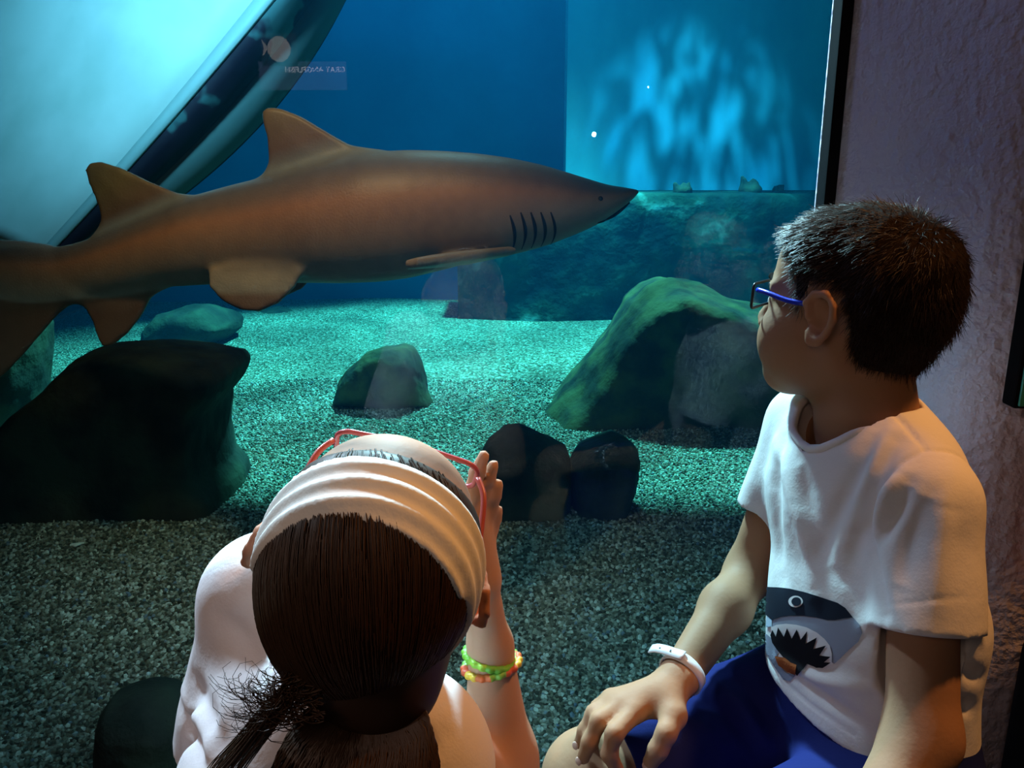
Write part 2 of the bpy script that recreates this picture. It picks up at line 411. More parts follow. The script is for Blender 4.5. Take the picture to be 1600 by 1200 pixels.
tag(box('tank_wall_right', (XC, 7.9, -.1), (3.9, 8.5, 4.6), pale_wall), kind='structure')
tag(box('tank_wall_side', (3.9, 1.3, -.1), (4.0, 8.5, 4.6), blue_wall), kind='structure')
# rough rock ledge in front of it
nx, nz = 70, 26; X1 = 3.88
V, F = [], []
xs = np.linspace(XL, X1, nx); prof = [(7.2, -.05), (7.2, .25), (7.19, .5), (7.2, .75), (7.2, .95), (7.22, ZL-.03), (7.26, ZL), (7.5, ZL), (7.89, ZL), (7.89, -.05)]
for i, x in enumerate(xs):
    for j, (yy, zz) in enumerate(prof):
        k = .05 if 0 < j < 5 else (.012 if j < 8 else 0)
        V.append((x, yy+k*float(vnoise(np.array(x), 0, np.array(zz*1.5), 5, 3)), zz+(.012*float(vnoise(np.array(x), yy, 0, 8, 5)) if 4 < j < 8 else 0)))
m_ = len(prof)
for i in range(nx-1):
    for j in range(m_-1): F.append((i*m_+j, (i+1)*m_+j, (i+1)*m_+j+1, i*m_+j+1))
F.append(tuple(range(m_))); F.append(tuple((nx-1)*m_+j for j in range(m_-1, -1, -1)))
tag(link('tank_ledge', mesh_py('tank_ledge', V, F, True), ledge_m), kind='structure')
# front gantry above the water that keeps the front of the tank in shade
tag(box('tank_gantry', (-3.9, 1.30, 2.9), (3.9, 5.08, 3.05), dark_paint), kind='structure')

# ------------------------------------------------------------------ rocks
def rock_mat(name, dark, mid, moss, lo=.45, hi=.62, sc=5):
    m = mat(name, mid, .9, .15); add_noise_color(m, [(.3, dark), (lo, mid), (hi, moss), (1, moss)], sc, 6)
    add_bump(m, 9, .7, .03, 6); add_bump(m, 60, .4, .006, 3); return m
rockA = rock_mat('rock_dark', (.018, .02, .018), (.035, .034, .028), (.055, .06, .04))
rockB = rock_mat('rock_moss', (.018, .022, .022), (.034, .036, .028), (.085, .085, .038), .42, .62, 6)
rockC = rock_mat('rock_green', (.016, .024, .026), (.034, .046, .04), (.07, .09, .06), .45, .62, 4)
def rock(name, outline, Y, depth, m, label, rnd=.09, amp=.02, freq=9, seed=1, res=.014, group=None, off=0.0):
    """boulder whose side outline stands on the plane y = Y and that is `depth` thick"""
    o = np.array([[Q(px, py, Y)[0], Q(px, py, Y)[2]] for px, py in outline])
    lo = (o[:, 0].min()-.1, Y-depth/2-.1, -.12); hi = (o[:, 0].max()+.1, Y+depth/2+.1, o[:, 1].max()+.12)
    Fd = Field(lo, hi, res); D = depth/2
    def fn(X, Yv, Z):
        p = poly2(X+0*Z, Z+0*X, o)+rnd
        p = p+(np.abs(Yv-Y)/D)**2*(.6*rnd+.02); e = np.abs(Yv-Y)-(D-rnd)
        return np.sqrt(np.maximum(p, 0)**2+np.maximum(e, 0)**2)+np.minimum(np.maximum(p, e), 0)-rnd
    Fd.add((fn, lo, hi), 0)
    Fd.warp(lambda X, Yv, Z: amp*vnoise(X, Yv, Z, freq, seed, 4)+amp*.8*np.abs(vnoise(X, Yv, Z, freq*.6, seed+9, 1)))
    V, F = Fd.mesh(); b = np.array([o[:, 0].mean(), Y, 0.0])
    ob = link(name, mesh_np(name, V-b, F), m); ob.location = b
    return tag(ob, label, 'rock', group)
rock('boulder', [(28, 800), (26, 690), (30, 650), (62, 615), (100, 588), (135, 550), (165, 541), (230, 538), (300, 545), (330, 550), (362, 556), (377, 575), (372, 600), (345, 632), (344, 680), (352, 720), (372, 745), (380, 800)],
     3.30, .62, rockA, 'big dark flat-topped boulder with an overhang, under the shark tail', .05, .012, 9, 2)
rock('boulder', [(-120, 720), (-120, 505), (-40, 495), (40, 490), (66, 505), (64, 600), (58, 660), (40, 715)], 3.95, .5, rockA,
     'dark upright boulder behind the big flat-topped one, below the tail fin', .05, .015, 9, 5)
rock('boulder', [(516, 632), (530, 595), (548, 570), (575, 548), (600, 540), (628, 538), (645, 545), (655, 565), (668, 595), (678, 632)],
     4.62, .42, rockB, 'small pointed mossy boulder standing alone on bright gravel', .05, .016, 14, 7, .010)
rock('boulder', [(835, 672), (880, 610), (915, 560), (950, 505), (978, 465), (1010, 445), (1050, 436), (1100, 447), (1150, 470), (1200, 486), (1290, 500), (1360, 560), (1400, 672)],
     4.62, .9, rockB, 'large sloping mossy boulder behind the boy', .08, .03, 6, 11, .018)
rock('boulder', [(742, 815), (748, 715), (762, 690), (785, 670), (812, 664), (845, 674), (872, 690), (889, 702), (896, 730), (897, 815)],
     3.17, .36, rockC, 'dark rounded boulder touching its wider twin, behind the girl raised hand', .05, .012, 11, 13, .010)
rock('boulder', [(888, 812), (888, 715), (906, 697), (935, 686), (962, 678), (985, 688), (1004, 705), (1000, 740), (985, 775), (978, 812)],
     3.20, .36, rockC, 'dark square-shouldered boulder next to the rounded one, with a bright right edge', .04, .012, 11, 17, .010)
rock('boulder', [(232, 540), (236, 505), (255, 482), (290, 470), (325, 474), (355, 488), (372, 500), (372, 515), (350, 530), (330, 540)], 6.4, .7, rockA,
     'distant hazy boulder seen between the anal fin and the pelvic fin', .08, .03, 6, 21, .02)
rock('boulder', [(385, 520), (400, 490), (430, 482), (470, 490), (500, 500), (560, 502), (590, 506), (600, 520)], 7.6, .5, rockA,
     'low dark distant boulder against the blue back wall', .05, .02, 6, 23, .02)
rock('boulder', [(150, 1215), (158, 1110), (175, 1085), (215, 1075), (262, 1080), (300, 1110), (300, 1215)], 1.66, .22, rockA,
     'low dark stone on near gravel, behind the girl shoulder', .03, .006, 18, 29, .008)
for i, (px, py, Y, r_, s_) in enumerate([(1068, 302, 7.4, .075, 3), (1172, 302, 7.38, .10, 5), (1215, 303, 7.6, .05, 8)]):
    c = Q(px, py, Y); c[2] = ZL; Fd = Field(c-.22, c+.25, .012)
    rs = np.random.RandomState(s_); Fd.add(ell(c+[0, 0, r_*.2], (r_, r_*.8, r_*.6)), .02)
    for k in range(5):
        a = c+np.array([rs.uniform(-.8, .8), rs.uniform(-.5, .5), 0])*r_; Fd.add(cap(a, a+np.array([rs.uniform(-.4, .6)*r_, 0, rs.uniform(.6, 1.3)*r_]), r_*.32, r_*.16), .03)
    V, F = Fd.mesh(); o = link('coral_clump', mesh_np('coral_clump', V-c, F), rockC); o.location = c
    tag(o, ['small dark coral clump on the ledge right by the shark snout', 'larger dark forked coral clump on the ledge', 'tiny coral clump on the ledge close to the black pane edge'][i], 'coral', 'coral clumps on the ledge')
sh = G(120, 851, .012); shm = mat('shell_white', (.75, .75, .68), .5, .3)
Fd = Field(sh-.06, sh+.06, .003)
Fd.add(cape(sh+[-.020, -.002, 0], sh+[.022, .006, .004], (.010, .004), (.006, .003), (0, 1, 0)), .004); Fd.add(cape(sh+[-.004, -.010, 0], sh+[.010, .006, .003], (.008, .004), (.005, .003), (1, 0, 0)), .006)
V, F = Fd.mesh(); o = link('shell_fragment', mesh_np('shell_fragment', V-sh, F), shm); o.location = sh
tag(o, 'pale shell fragment on shaded gravel below the big boulder', 'shell')

# ------------------------------------------------------------------ sunken hull
hull_w = mat('hull_white', (.82, .86, .84), .45, .3); add_noise_color(hull_w, [(.3, (.62, .70, .66)), (.55, (.84, .87, .85)), (1, (.88, .9, .88))], 2.2, 6)
hull_r = mat('hull_rim', (.45, .58, .58), .5, .3)
hull_d = mat('hull_dark', (.05, .03, .05), .7, .2); add_noise_color(hull_d, [(.40, (.016, .010, .022)), (.56, (.024, .016, .03)), (.60, (.06, .14, .15)), (1, (.09, .18, .19))], 4.2, 3)
hull = empty('sunken_hull', Q(80, 385, 3.3))
tag(hull, 'bright white slanted hull with a dark peeling underside, leaning behind the shark', 'boat')
def hullpt(px, py, Y): return Q(px, py, Y)
T = np.linspace(0, 1, 30)
def edge(a, b, Ya, Yb, sag=0):          # straight in the world, slightly bowed
    A, B = Q(*a, Ya), Q(*b, Yb); nrm = unit(np.cross(B-A, [0, 1, 0]))
    return np.array([A+(B-A)*t+nrm*sag*4*t*(1-t) for t in T])
e0 = edge((-190, 300), (60, -260), 4.35, 4.35, .10)      # far upper edge
e1 = edge((60, 400), (487, -113), 3.30, 3.75, -.02)       # white / rim
e2 = edge((75, 402), (516, -108), 3.30, 3.74, -.02)       # rim / dark
e3 = edge((95, 402), (553, -110), 3.36, 3.95, -.09)      # dark / lower strip
e4 = edge((125, 404), (582, -112), 3.42, 4.15, -.18)     # outer lower edge
e5 = e4+np.array([-.15, .55, .25]); e6 = e0+np.array([.1, .35, -.1])
def sheet(rows, seg):
    V, F = [], []; n = len(T)
    R = []
    for k in range(len(rows)-1):
        for s in range(seg): R.append(rows[k]+(rows[k+1]-rows[k])*s/seg)
    R.append(rows[-1])
    V = np.vstack(R); m = len(R)
    for i in range(m-1):
        for j in range(n-1): F.append((i*n+j, i*n+j+1, (i+1)*n+j+1, (i+1)*n+j))
    return V, F
def bulge(V, a, b, amt):
    return V
def strip(name, rows, m, seg=6, bow=0.0):
    V, F = sheet(rows, seg); n = len(T); mrows = len(V)//n
    if bow:
        nr = unit(np.cross(rows[0][-1]-rows[0][0], rows[-1][0]-rows[0][0])); 
        if nr[1] > 0: nr = -nr
        for i in range(mrows):
            t = i/(mrows-1); V[i*n:(i+1)*n] += nr*bow*4*t*(1-t)
    o = link(name, mesh_py(name, V-np.array(hull.location), F, True), m); o.parent = hull
    s = o.modifiers.new('thick', 'SOLIDIFY'); s.thickness = .02; s.offset = 0
    return o
strip('hull_side', [e1, e0], hull_w, 10, .10)
strip('rim', [e1+np.array([0, -.012, 0]), e2+np.array([0, -.012, 0])], hull_r, 2)
strip('underside', [e2, e3], hull_d, 4, .02)
strip('lower_strip', [e3, e4], mat('hull_edge', (.12, .18, .18), .7, .1), 2)
strip('inner_side', [e4, e5, e6, e0], dark_paint, 4)
# ================================================================== the shark
SY = 2.45
def xz(px, py, Y=None): q = Q(px, py, SY if Y is None else Y); return q[0], q[2]
top = [(-120, 395), (-60, 388), (0, 386), (40, 386), (80, 388), (120, 379), (175, 357), (235, 332), (290, 309), (350, 292), (418, 275), (500, 252), (565, 238), (640, 234), (700, 236), (750, 240), (800, 247), (850, 258), (905, 275), (950, 289), (985, 294), (999, 297)]
bot = [(-120, 455), (-60, 462), (0, 468), (40, 472), (80, 470), (110, 466), (180, 461), (245, 449), (330, 444), (400, 442), (470, 441), (530, 442), (590, 440), (640, 434), (690, 422), (740, 409), (800, 398), (850, 385), (900, 366), (935, 350), (960, 333), (985, 315), (999, 300)]
tx = np.array([xz(*p) for p in top]); bx_ = np.array([xz(*p) for p in bot])
gxs = np.linspace(tx[0, 0], tx[-1, 0], 220)
def smooth1(v, k=7):
    w = np.hanning(k+2)[1:-1]; w /= w.sum(); vp = np.pad(v, k//2, mode='edge'); return np.convolve(vp, w, 'valid')
zt = smooth1(np.interp(gxs, tx[:, 0], tx[:, 1]), 9); zb = smooth1(np.interp(gxs, bx_[:, 0], bx_[:, 1]), 9)
zt[-3:] = np.interp(gxs[-3:], tx[:, 0], tx[:, 1]); zb[-3:] = np.interp(gxs[-3:], bx_[:, 0], bx_[:, 1])
zc, hz = (zt+zb)/2, (zt-zb)/2
ratio = np.interp(gxs, [xz(p, 400)[0] for p in (-120, 0, 110, 300, 500, 700, 850, 930, 980, 999)], [.35, .42, .62, .80, .88, .86, .92, 1.25, 1.9, 2.4])
hy = np.maximum(hz*ratio, .004); hy[-1] = .012
# body yaw: a slight bend, tail swings away from the pane
def yc(x): return SY + .10*np.maximum(-(x-xz(300, 400)[0]), 0)**1.3
def body(X, Y, Z):
    x = np.clip(X, gxs[0], gxs[-1]); c = np.interp(x, gxs, zc); a = np.interp(x, gxs, hz)+1e-4; b = np.interp(x, gxs, hy)+1e-4
    y = (Y-yc(x)); p, q = (Z-c)/a, y/b
    g0 = np.sqrt(p*p+q*q)+1e-6; g1 = np.sqrt((p/a)**2+(q/b)**2)+1e-6
    d = g0*(g0-1)/g1
    ex = np.maximum(X-gxs[-1], 0)+np.maximum(gxs[0]-X, 0)
    return np.where(ex > 0, np.sqrt(np.maximum(d, 0)**2+ex*ex), d)
FINS = {
 'dorsal': [(416, 285), (422, 250), (420, 215), (413, 190), (411, 176), (420, 170), (440, 172), (470, 184), (510, 208), (545, 228), (590, 242), (570, 262), (480, 280)],
 'dorsal2': [(150, 368), (157, 340), (150, 315), (137, 285), (132, 266), (138, 256), (155, 255), (185, 264), (230, 285), (290, 310), (260, 335), (200, 352)],
 'anal': [(108, 458), (128, 480), (143, 505), (150, 528), (158, 541), (172, 539), (196, 520), (218, 492), (232, 465), (252, 446), (200, 440), (140, 448)],
 'caudal': [(115, 460), (95, 478), (62, 512), (30, 548), (0, 580), (-30, 606), (-50, 600), (-62, 560), (-90, 500), (-150, 440), (-260, 370), (-370, 300), (-420, 250), (-400, 235), (-300, 275), (-180, 340), (-80, 380), (20, 386), (60, 395), (80, 430)],
}
lo = np.array([xz(-430, 300)[0]-.05, SY-.62, .55]); hi = np.array([gxs[-1]+.05, SY+.62, xz(420, 165)[1]+.06])
Fd = Field(lo, hi, .0075)
Fd.add((body, lo, hi), 0)
for nm, pl in FINS.items():
    pp = np.array([xz(*p) for p in pl]); l3 = (pp[:, 0].min(), SY-.1, pp[:, 1].min()); h3 = (pp[:, 0].max(), SY+.45, pp[:, 1].max())
    def fin(X, Y, Z, pp=pp):
        p = poly2(X+0*Z, Z+0*X, pp); t = .0085+.010*np.clip(-p/.10, 0, 1); e = np.abs(Y-yc(X))-t
        return np.minimum(np.maximum(p, e), 0)+np.sqrt(np.maximum(p, 0)**2+np.maximum(e, 0)**2)-.0035
    Fd.add((fin, l3, h3), .035 if nm != 'caudal' else .05)
# paired fins: thin blades leaning outward from the belly
def blade(root_a, root_b, outline, nrm_tilt, k=.03, t0=.008):
    """outline in (u along root a->b, v outward) metres"""
    a, b = np.array(root_a), np.array(root_b); u = unit(b-a); v = unit(np.array(nrm_tilt)-u*np.dot(nrm_tilt, u)); w = np.cross(u, v); R = np.stack([u, v, w], 1)
    ol = np.array(outline); cs = a[None]+ol[:, :1]*u+ol[:, 1:]*v
    def fn(X, Y, Z):
        x, y, z = loc(X, Y, Z, a, R); p = poly2(x, y, ol); t = t0+.008*np.clip(-p/.08, 0, 1); e = np.abs(z)-t
        return np.minimum(np.maximum(p, e), 0)+np.sqrt(np.maximum(p, 0)**2+np.maximum(e, 0)**2)-.003
    lo, hi = _bb(cs, .02); return fn, lo, hi
for sgn in (-1, 1):
    off = .11*sgn
    a = Q(357, 428, SY); b = Q(482, 424, SY); a[1] += off; b[1] += off; L_ = np.linalg.norm(b-a)
    Fd.add(blade(a, b, [(-.015, -.02), (-.012, .02), (.02, .058), (.07, .085), (.12, .090), (.17, .070), (.215, .028), (.235, -.01), (.2, -.03), (.05, -.03)], (0, .35*sgn, -1), .03), .03)
    a = Q(700, 400, SY); b = Q(800, 384, SY); a[1] += .14*sgn; b[1] += .13*sgn; L_ = np.linalg.norm(b-a)
    Fd.add(blade(a, b, [(0, -.03), (-.03, .06), (-.07, .18), (-.08, .27), (-.05, .30), (.02, .25), (.11, .14), (L_+.01, 0), (L_-.02, -.03)], (-.38, 1.0*sgn, .07), .03), .025)
shark = empty('sand_tiger_shark', (0, SY, .96))
V, F = Fd.mesh(); sb = np.array(shark.location)
me = mesh_np('body', V-sb, F); smooth_mesh(me, 2, .5)
co = coords(me)+sb
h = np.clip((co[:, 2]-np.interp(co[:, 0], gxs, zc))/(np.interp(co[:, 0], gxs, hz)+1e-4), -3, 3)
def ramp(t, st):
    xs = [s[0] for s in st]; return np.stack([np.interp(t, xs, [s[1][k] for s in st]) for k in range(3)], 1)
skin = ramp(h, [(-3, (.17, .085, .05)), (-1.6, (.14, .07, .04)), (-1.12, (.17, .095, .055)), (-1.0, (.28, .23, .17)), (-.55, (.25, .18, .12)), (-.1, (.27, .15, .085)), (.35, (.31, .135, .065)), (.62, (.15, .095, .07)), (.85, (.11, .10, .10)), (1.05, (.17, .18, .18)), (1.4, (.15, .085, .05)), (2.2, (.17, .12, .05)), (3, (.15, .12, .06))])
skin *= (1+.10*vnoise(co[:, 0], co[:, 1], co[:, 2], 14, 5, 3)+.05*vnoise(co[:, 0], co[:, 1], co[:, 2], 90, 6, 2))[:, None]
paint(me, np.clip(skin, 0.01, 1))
shark_m = use_paint(mat('shark_skin', (.2, .15, .1), .48, .4)); add_bump(shark_m, 160, .25, .003, 2)
link('body', me, shark_m).parent = shark
def side_y(x, z): # near flank of the body
    c, a, b = np.interp(x, gxs, zc), np.interp(x, gxs, hz), np.interp(x, gxs, hy)
    return yc(x)-b*math.sqrt(max(0, 1-min(1, ((z-c)/a)**2)))
slit_m = mat('gill_dark', (.012, .010, .010), .7, .2)
for gx0 in (797, 813, 828, 843, 858):
    pts = []
    k0 = 328 if gx0 > 800 else 332
    for t in np.linspace(0, 1, 14):
        px = gx0+9*math.sin(t*2.6)-3*t; py = k0+t*(60-(gx0-797)*.10); x, z = xz(px, py); pts.append((x, side_y(x, z)-.001, z))
    rd = [.0012+.0036*math.sin(math.pi*min(1, t*1.05+.05))*(.75 if gx0 == 858 else 1) for t in np.linspace(0, 1, 14)]
    o = link('gill_slit', tubes_me('gill_slit', [tube(np.array(pts)-sb, rd, 6)]), slit_m); o.parent = shark
pts = []
for t in np.linspace(0, 1, 12):
    px, py = 932+52*t, 347-31*t+5*math.sin(t*3.1); x, z = xz(px, py); pts.append((x, side_y(x, z)-.001, z))
o = link('mouth', tubes_me('mouth', [tube(np.array(pts)-sb, [.002+.004*math.sin(t*3.1) for t in np.linspace(0, 1, 12)], 6)]), slit_m); o.parent = shark
x, z = xz(934, 309); o = link('eye', mesh_np('eye', *(lambda f: (f.mesh()[0]-sb, f.mesh()[1]))(Field((x-.02, side_y(x, z)-.02, z-.02), (x+.02, side_y(x, z)+.02, z+.02), .0012).add(ell((x, side_y(x, z)+.004, z), (.008, .007, .0075)), 0))), mat('eye_dark', (.02, .02, .015), .2, .5)); o.parent = shark
tag(shark, 'big brown sand tiger shark with tall dorsal fins swimming past the pane', 'shark')
# ================================================================== people
from mathutils.bvhtree import BVHTree
def rot_head(f, roll):
    R = frame(f, (0, 0, 1)); c, s = math.cos(math.radians(roll)), math.sin(math.radians(roll))
    return np.stack([R[:, 0], R[:, 1]*c+R[:, 2]*s, R[:, 2]*c-R[:, 1]*s], 1)
class Head:
    """head frame: forward, left, up; origin between the ear canals"""
    def __init__(s, O, R, k): s.O, s.R, s.k = np.array(O), R, k
    def w(s, *p): return s.O+s.R@(np.array(p, float)*s.k)
    def e(s, c, r, rot=None): return ell(s.w(*c), np.array(r)*s.k, s.R if rot is None else s.R@rot)
    def c(s, a, b, ra, rb): return cap(s.w(*a), s.w(*b), ra*s.k, rb*s.k)
    def local(s, co): return ((co-s.O)@s.R)/s.k
    def build(s, F):
        k = s.k
        F.add(s.e((-.012, 0, .032), (.092, .073, .086)), .01)
        F.add(s.e((.032, 0, .045), (.052, .062, .055)), .02)
        F.add(s.e((.030, 0, -.030), (.052, .058, .072)), .03)
        F.add(s.e((.066, 0, -.088), (.020, .024, .018)), .03)
        for m in (1, -1):
            F.add(s.c((-.012, .052*m, -.045), (.058, .016*m, -.086), .017, .016), .03)
            F.add(s.e((.046, .040*m, -.040), (.038, .032, .038)), .03)
            F.add(s.c((.082, .014*m, .024), (.068, .050*m, .022), .008, .006), .014)
            F.cut(s.e((.094, .032*m, .004), (.018, .018, .011)), .012)
            F.add(s.e((.068, .032*m, .003), (.014, .017, .012)), .006)          # lids
        F.add(s.c((.084, 0, .008), (.100, 0, -.026), .007, .011), .012)
        for m in (1, -1): F.add(s.e((.094, .011*m, -.032), (.010, .008, .007)), .006)
        F.add(s.e((.082, 0, -.058), (.014, .024, .013)), .012)
        F.add(s.e((.092, 0, -.055), (.007, .019, .0055)), .005); F.add(s.e((.090, 0, -.065), (.008, .017, .0065)), .005)
        F.cut(s.c((.102, .018, -.060), (.102, -.018, -.060), .0022, .0022), .003)
        for m in (1, -1): s.ear(F, m)
    def ear(s, F, m):
        out = [(.012, .002), (.016, .018), (.006, .031), (-.010, .033), (-.022, .022), (-.025, .004), (-.017, -.014), (-.008, -.026), (.003, -.027), (.008, -.016)]
        def q(p): p = (p[0]*.9, p[1]*.9); fl = .080+.013*max(0, min(1, (.012-p[0])/.035)); return (p[0], fl*m, p[1])
        F.add(s.e((-.003, .075*m, .002), (.017, .0065, .027)), .006)
        for a, b in zip(out[:-1], out[1:]): F.add(s.c(q(a), q(b), .0047, .0047), .003)
        F.add(s.e((.000, .083*m, -.022), (.009, .0055, .009)), .005)
        F.cut(s.e((-.002, .093*m, -.001), (.0115, .015, .0155)), .003)
        F.cut(s.c((-.012, .094*m, .018), (.004, .092*m, .022), .0045, .004), .003)
def digits(F, chains, k=.006):
    for ch, rad in chains:
        for i in range(len(ch)-1): F.add(cap(ch[i], ch[i+1], rad[i], rad[i+1]), k)
def bvh(me): return BVHTree.FromPolygons([v.co.copy() for v in me.vertices], [tuple(p.vertices) for p in me.polygons])
def hit(tree, px, py):
    d = ray(px, py); l, n, i, t = tree.ray_cast(Vector(C0), Vector(d).normalized())
    return (None, None) if l is None else (np.array(l), np.array(n))
def crease(me, tree, lines):
    """press or raise soft folds along lines drawn on the cloth"""
    co = coords(me).astype(float); nr = np.empty(len(co)*3, np.float32); me.vertices.foreach_get('normal', nr); nr = nr.reshape(-1, 3)
    disp = np.zeros(len(co))
    for px, wd, dp in lines:
        ws = [hit(tree, *p)[0] for p in spline(px, 9)]; ws = [w for w in ws if w is not None]
        if len(ws) < 2: continue
        best = np.full(len(co), 9.0); tt = np.zeros(len(co)); n = len(ws)-1
        for i in range(n):
            a, b = ws[i], ws[i+1]; ba = b-a; h = np.clip(((co-a)@ba)/(ba@ba+1e-12), 0, 1)
            d = np.linalg.norm(co-a-h[:, None]*ba, axis=1); m = d < best; best[m] = d[m]; tt[m] = (i+h[m])/n
        disp += 1.1*dp*np.exp(-(best/wd)**2)*np.sin(np.pi*np.clip(tt, .04, .96))**.5
    co += nr*disp[:, None]; me.vertices.foreach_set('co', co.astype(np.float32).ravel()); me.update()
def strands(name, roots, dirs, lens, rad, nseg, bend, m, parent, seed=0, curl=0.0):
    rs = np.random.RandomState(seed); n = len(roots); pts = [roots]; d = dirs.copy(); p = roots.copy()
    for k in range(nseg):
        d = d+bend+rs.normal(size=d.shape)*curl; d /= np.linalg.norm(d, axis=1)[:, None]; p = p+d*(lens/nseg)[:, None]; pts.append(p)
    return hair_mesh(name, np.stack(pts, 1), rad, m, parent)
def hair_mesh(name, A, rad, m, parent):
    """A: strands x points x 3 -> three-sided tapering threads"""
    n, k, _ = A.shape; t = np.gradient(A, axis=1); t /= np.linalg.norm(t, axis=2)[..., None]+1e-9
    ref = np.array([.31, .52, .79]); s = np.cross(t, ref); s /= np.linalg.norm(s, axis=2)[..., None]+1e-9; u = np.cross(t, s)
    prof = rad*np.linspace(1, .25, k)[None, :, None]
    V = np.stack([A+prof*(math.cos(a)*s+math.sin(a)*u) for a in (0, 2.094, 4.189)], 2)   # n,k,3,3
    idx = np.arange(n*k*3).reshape(n, k, 3); Fq = []
    for c in range(3): Fq.append(np.stack([idx[:, :-1, c], idx[:, :-1, (c+1) % 3], idx[:, 1:, (c+1) % 3], idx[:, 1:, c]], -1).reshape(-1, 4))
    o = link(name, mesh_np(name, V.reshape(-1, 3)-np.array(parent.location), np.vstack(Fq)), m); o.parent = parent; return o
def wlink(name, me_world, m, parent):
    """a mesh in world coordinates, hung under a thing"""
    root = parent
    off = np.array(root.location) if root.parent is None else np.array(root.parent.location)
    me_world.transform(Matrix.Translation(-Vector(off))); o = link(name, me_world, m); o.parent = parent; return o
def fmesh(name, F): return mesh_np(name, *F.mesh())

def skin_mat(name, c, sss=.08):
    m = use_paint(mat(name, c, .62, .2)); b = m.node_tree.nodes['Principled BSDF']
    b.inputs['Subsurface Weight'].default_value = sss; b.inputs['Subsurface Radius'].default_value = (.010, .004, .002); b.inputs['Subsurface Scale'].default_value = .5
    add_bump(m, 220, .12, .002, 2); return m
cloth_bump = lambda m: add_bump(add_bump(m, 420, .15, .0012, 1), 26, .22, .008, 3)
hair_d = mat('hair_dark', (.012, .007, .0045), .9, .05)
hair_b = mat('hair_brown', (.026, .013, .007), .45, .3)
hair_g = mat('hair_girl', (.040, .018, .008), .50, .3)
white_shirt = cloth_bump(mat('white_cotton', (.78, .76, .76), .9, .1))
pink_shirt = cloth_bump(mat('pale_cotton', (.84, .79, .82), .9, .1))
navy = cloth_bump(mat('navy_cotton', (.010, .016, .11), .85, .12))
band_m = cloth_bump(mat('cream_jersey', (.80, .79, .75), .9, .1))
shoe_m = mat('shoe_canvas', (.03, .03, .04), .7, .2)
eye_w = mat('eye_white', (.7, .7, .68), .25, .5)

# ------------------------------------------------------------------ boy
BO = 0  # keeps the block together
fy = math.radians(44); pi_ = math.radians(3)
BR = rot_head(np.array([-math.cos(fy)*math.cos(pi_), math.sin(fy)*math.cos(pi_), math.sin(pi_)]), 0)
BH = Head(P(1284, 500, .90)-BR@np.array([-.005, .08, 0])*.97, BR, .97)
NB = P(1350, 655, .96)
LS, RS = np.array([.411, .79, 1.016]), np.array([.368, 1.02, 1.025])
EL, WL = np.array([.392, .70, .815]), np.array([.262, .60, .690])
ER, WR = P(1173, 892, 1.11), P(1060, 1060, .97)
HC = np.array([.41, .86, .68]); SD = unit(RS-LS)*[1, 1, 0]; SD = unit(SD)
KR, KL = P(925, 1218, 1.0), np.array([.11, .60, .655])
HR, HL = HC+SD*.085, HC-SD*.085
AR, AL = np.array([.07, .85, .10]), np.array([.09, .60, .10])
boy = empty('person', (.30, .80, 0))
bp = np.array(boy.location)
F = Field((-.10, .50, 0), (.56, 1.20, 1.34), .0036)
F.add(cape(BH.w(-.022, 0, -.045), NB+[0, 0, .01], (.050, .052), (.056, .056), BH.R[:, 1]), .02)
F.add(cape(NB+[.004, 0, -.075], HC+[0, 0, .16], (.100, .062), (.100, .074), SD), .03)
F.add(cape(HC+[0, 0, .17], HC, (.105, .080), (.11, .085), SD), .03)
F.add(cap(NB+[0, 0, -.035], LS, .034, .032), .02); F.add(cap(NB+[0, 0, -.035], RS, .034, .032), .02)
BH.build(F)
F.add(cap(LS, EL, .032, .033), .02); F.add(cape(EL, WL, (.033, .031), (.024, .019), (0, 1, 0)), .02)
F.add(cap(RS, ER, .033, .030), .02)
fm = ER*.62+WR*.38
F.add(cap(ER, fm, .029, .0295), .02); F.add(cape(fm, WR, (.030, .028), (.022, .018), (-.5, .3, .6)), .02)
# right hand spread over the knee
def px3(l): return [P(*p) for p in l]
pal = [P(1030, 1088, .955), P(992, 1112, .935), P(970, 1104, .945), P(958, 1096, .957), P(955, 1092, .972)]
F.add(cape(WR, pal[0], (.022, .018), (.028, .017), pal[4]-pal[1]), .015)
for q, r_ in zip(pal[1:], (.0125, .0125, .0120, .0110)): F.add(cap(pal[0], q, .0165, r_), .012)
F.add(cap(WR*.4+pal[0]*.6, P(1052, 1118, .925), .017, .015), .012)
digits(F, [
 (px3([(1052, 1118, .925), (1041, 1146, .905), (1028, 1172, .905), (1016, 1192, .912)]), (.0142, .0110, .0104, .0088)),
 (px3([(992, 1112, .935), (960, 1146, .905), (952, 1178, .912), (966, 1206, .925)]), (.0112, .0096, .0088, .0078)),
 (px3([(970, 1104, .945), (936, 1126, .925), (921, 1160, .925), (911, 1184, .935)]), (.0110, .0094, .0086, .0076)),
 (px3([(958, 1096, .957), (928, 1114, .945), (914, 1142, .945), (906, 1160, .952)]), (.0104, .0089, .0081, .0072)),
 (px3([(955, 1092, .972), (934, 1106, .968), (924, 1130, .968), (916, 1146, .972)]), (.0102, .0085, .0078, .0070))])
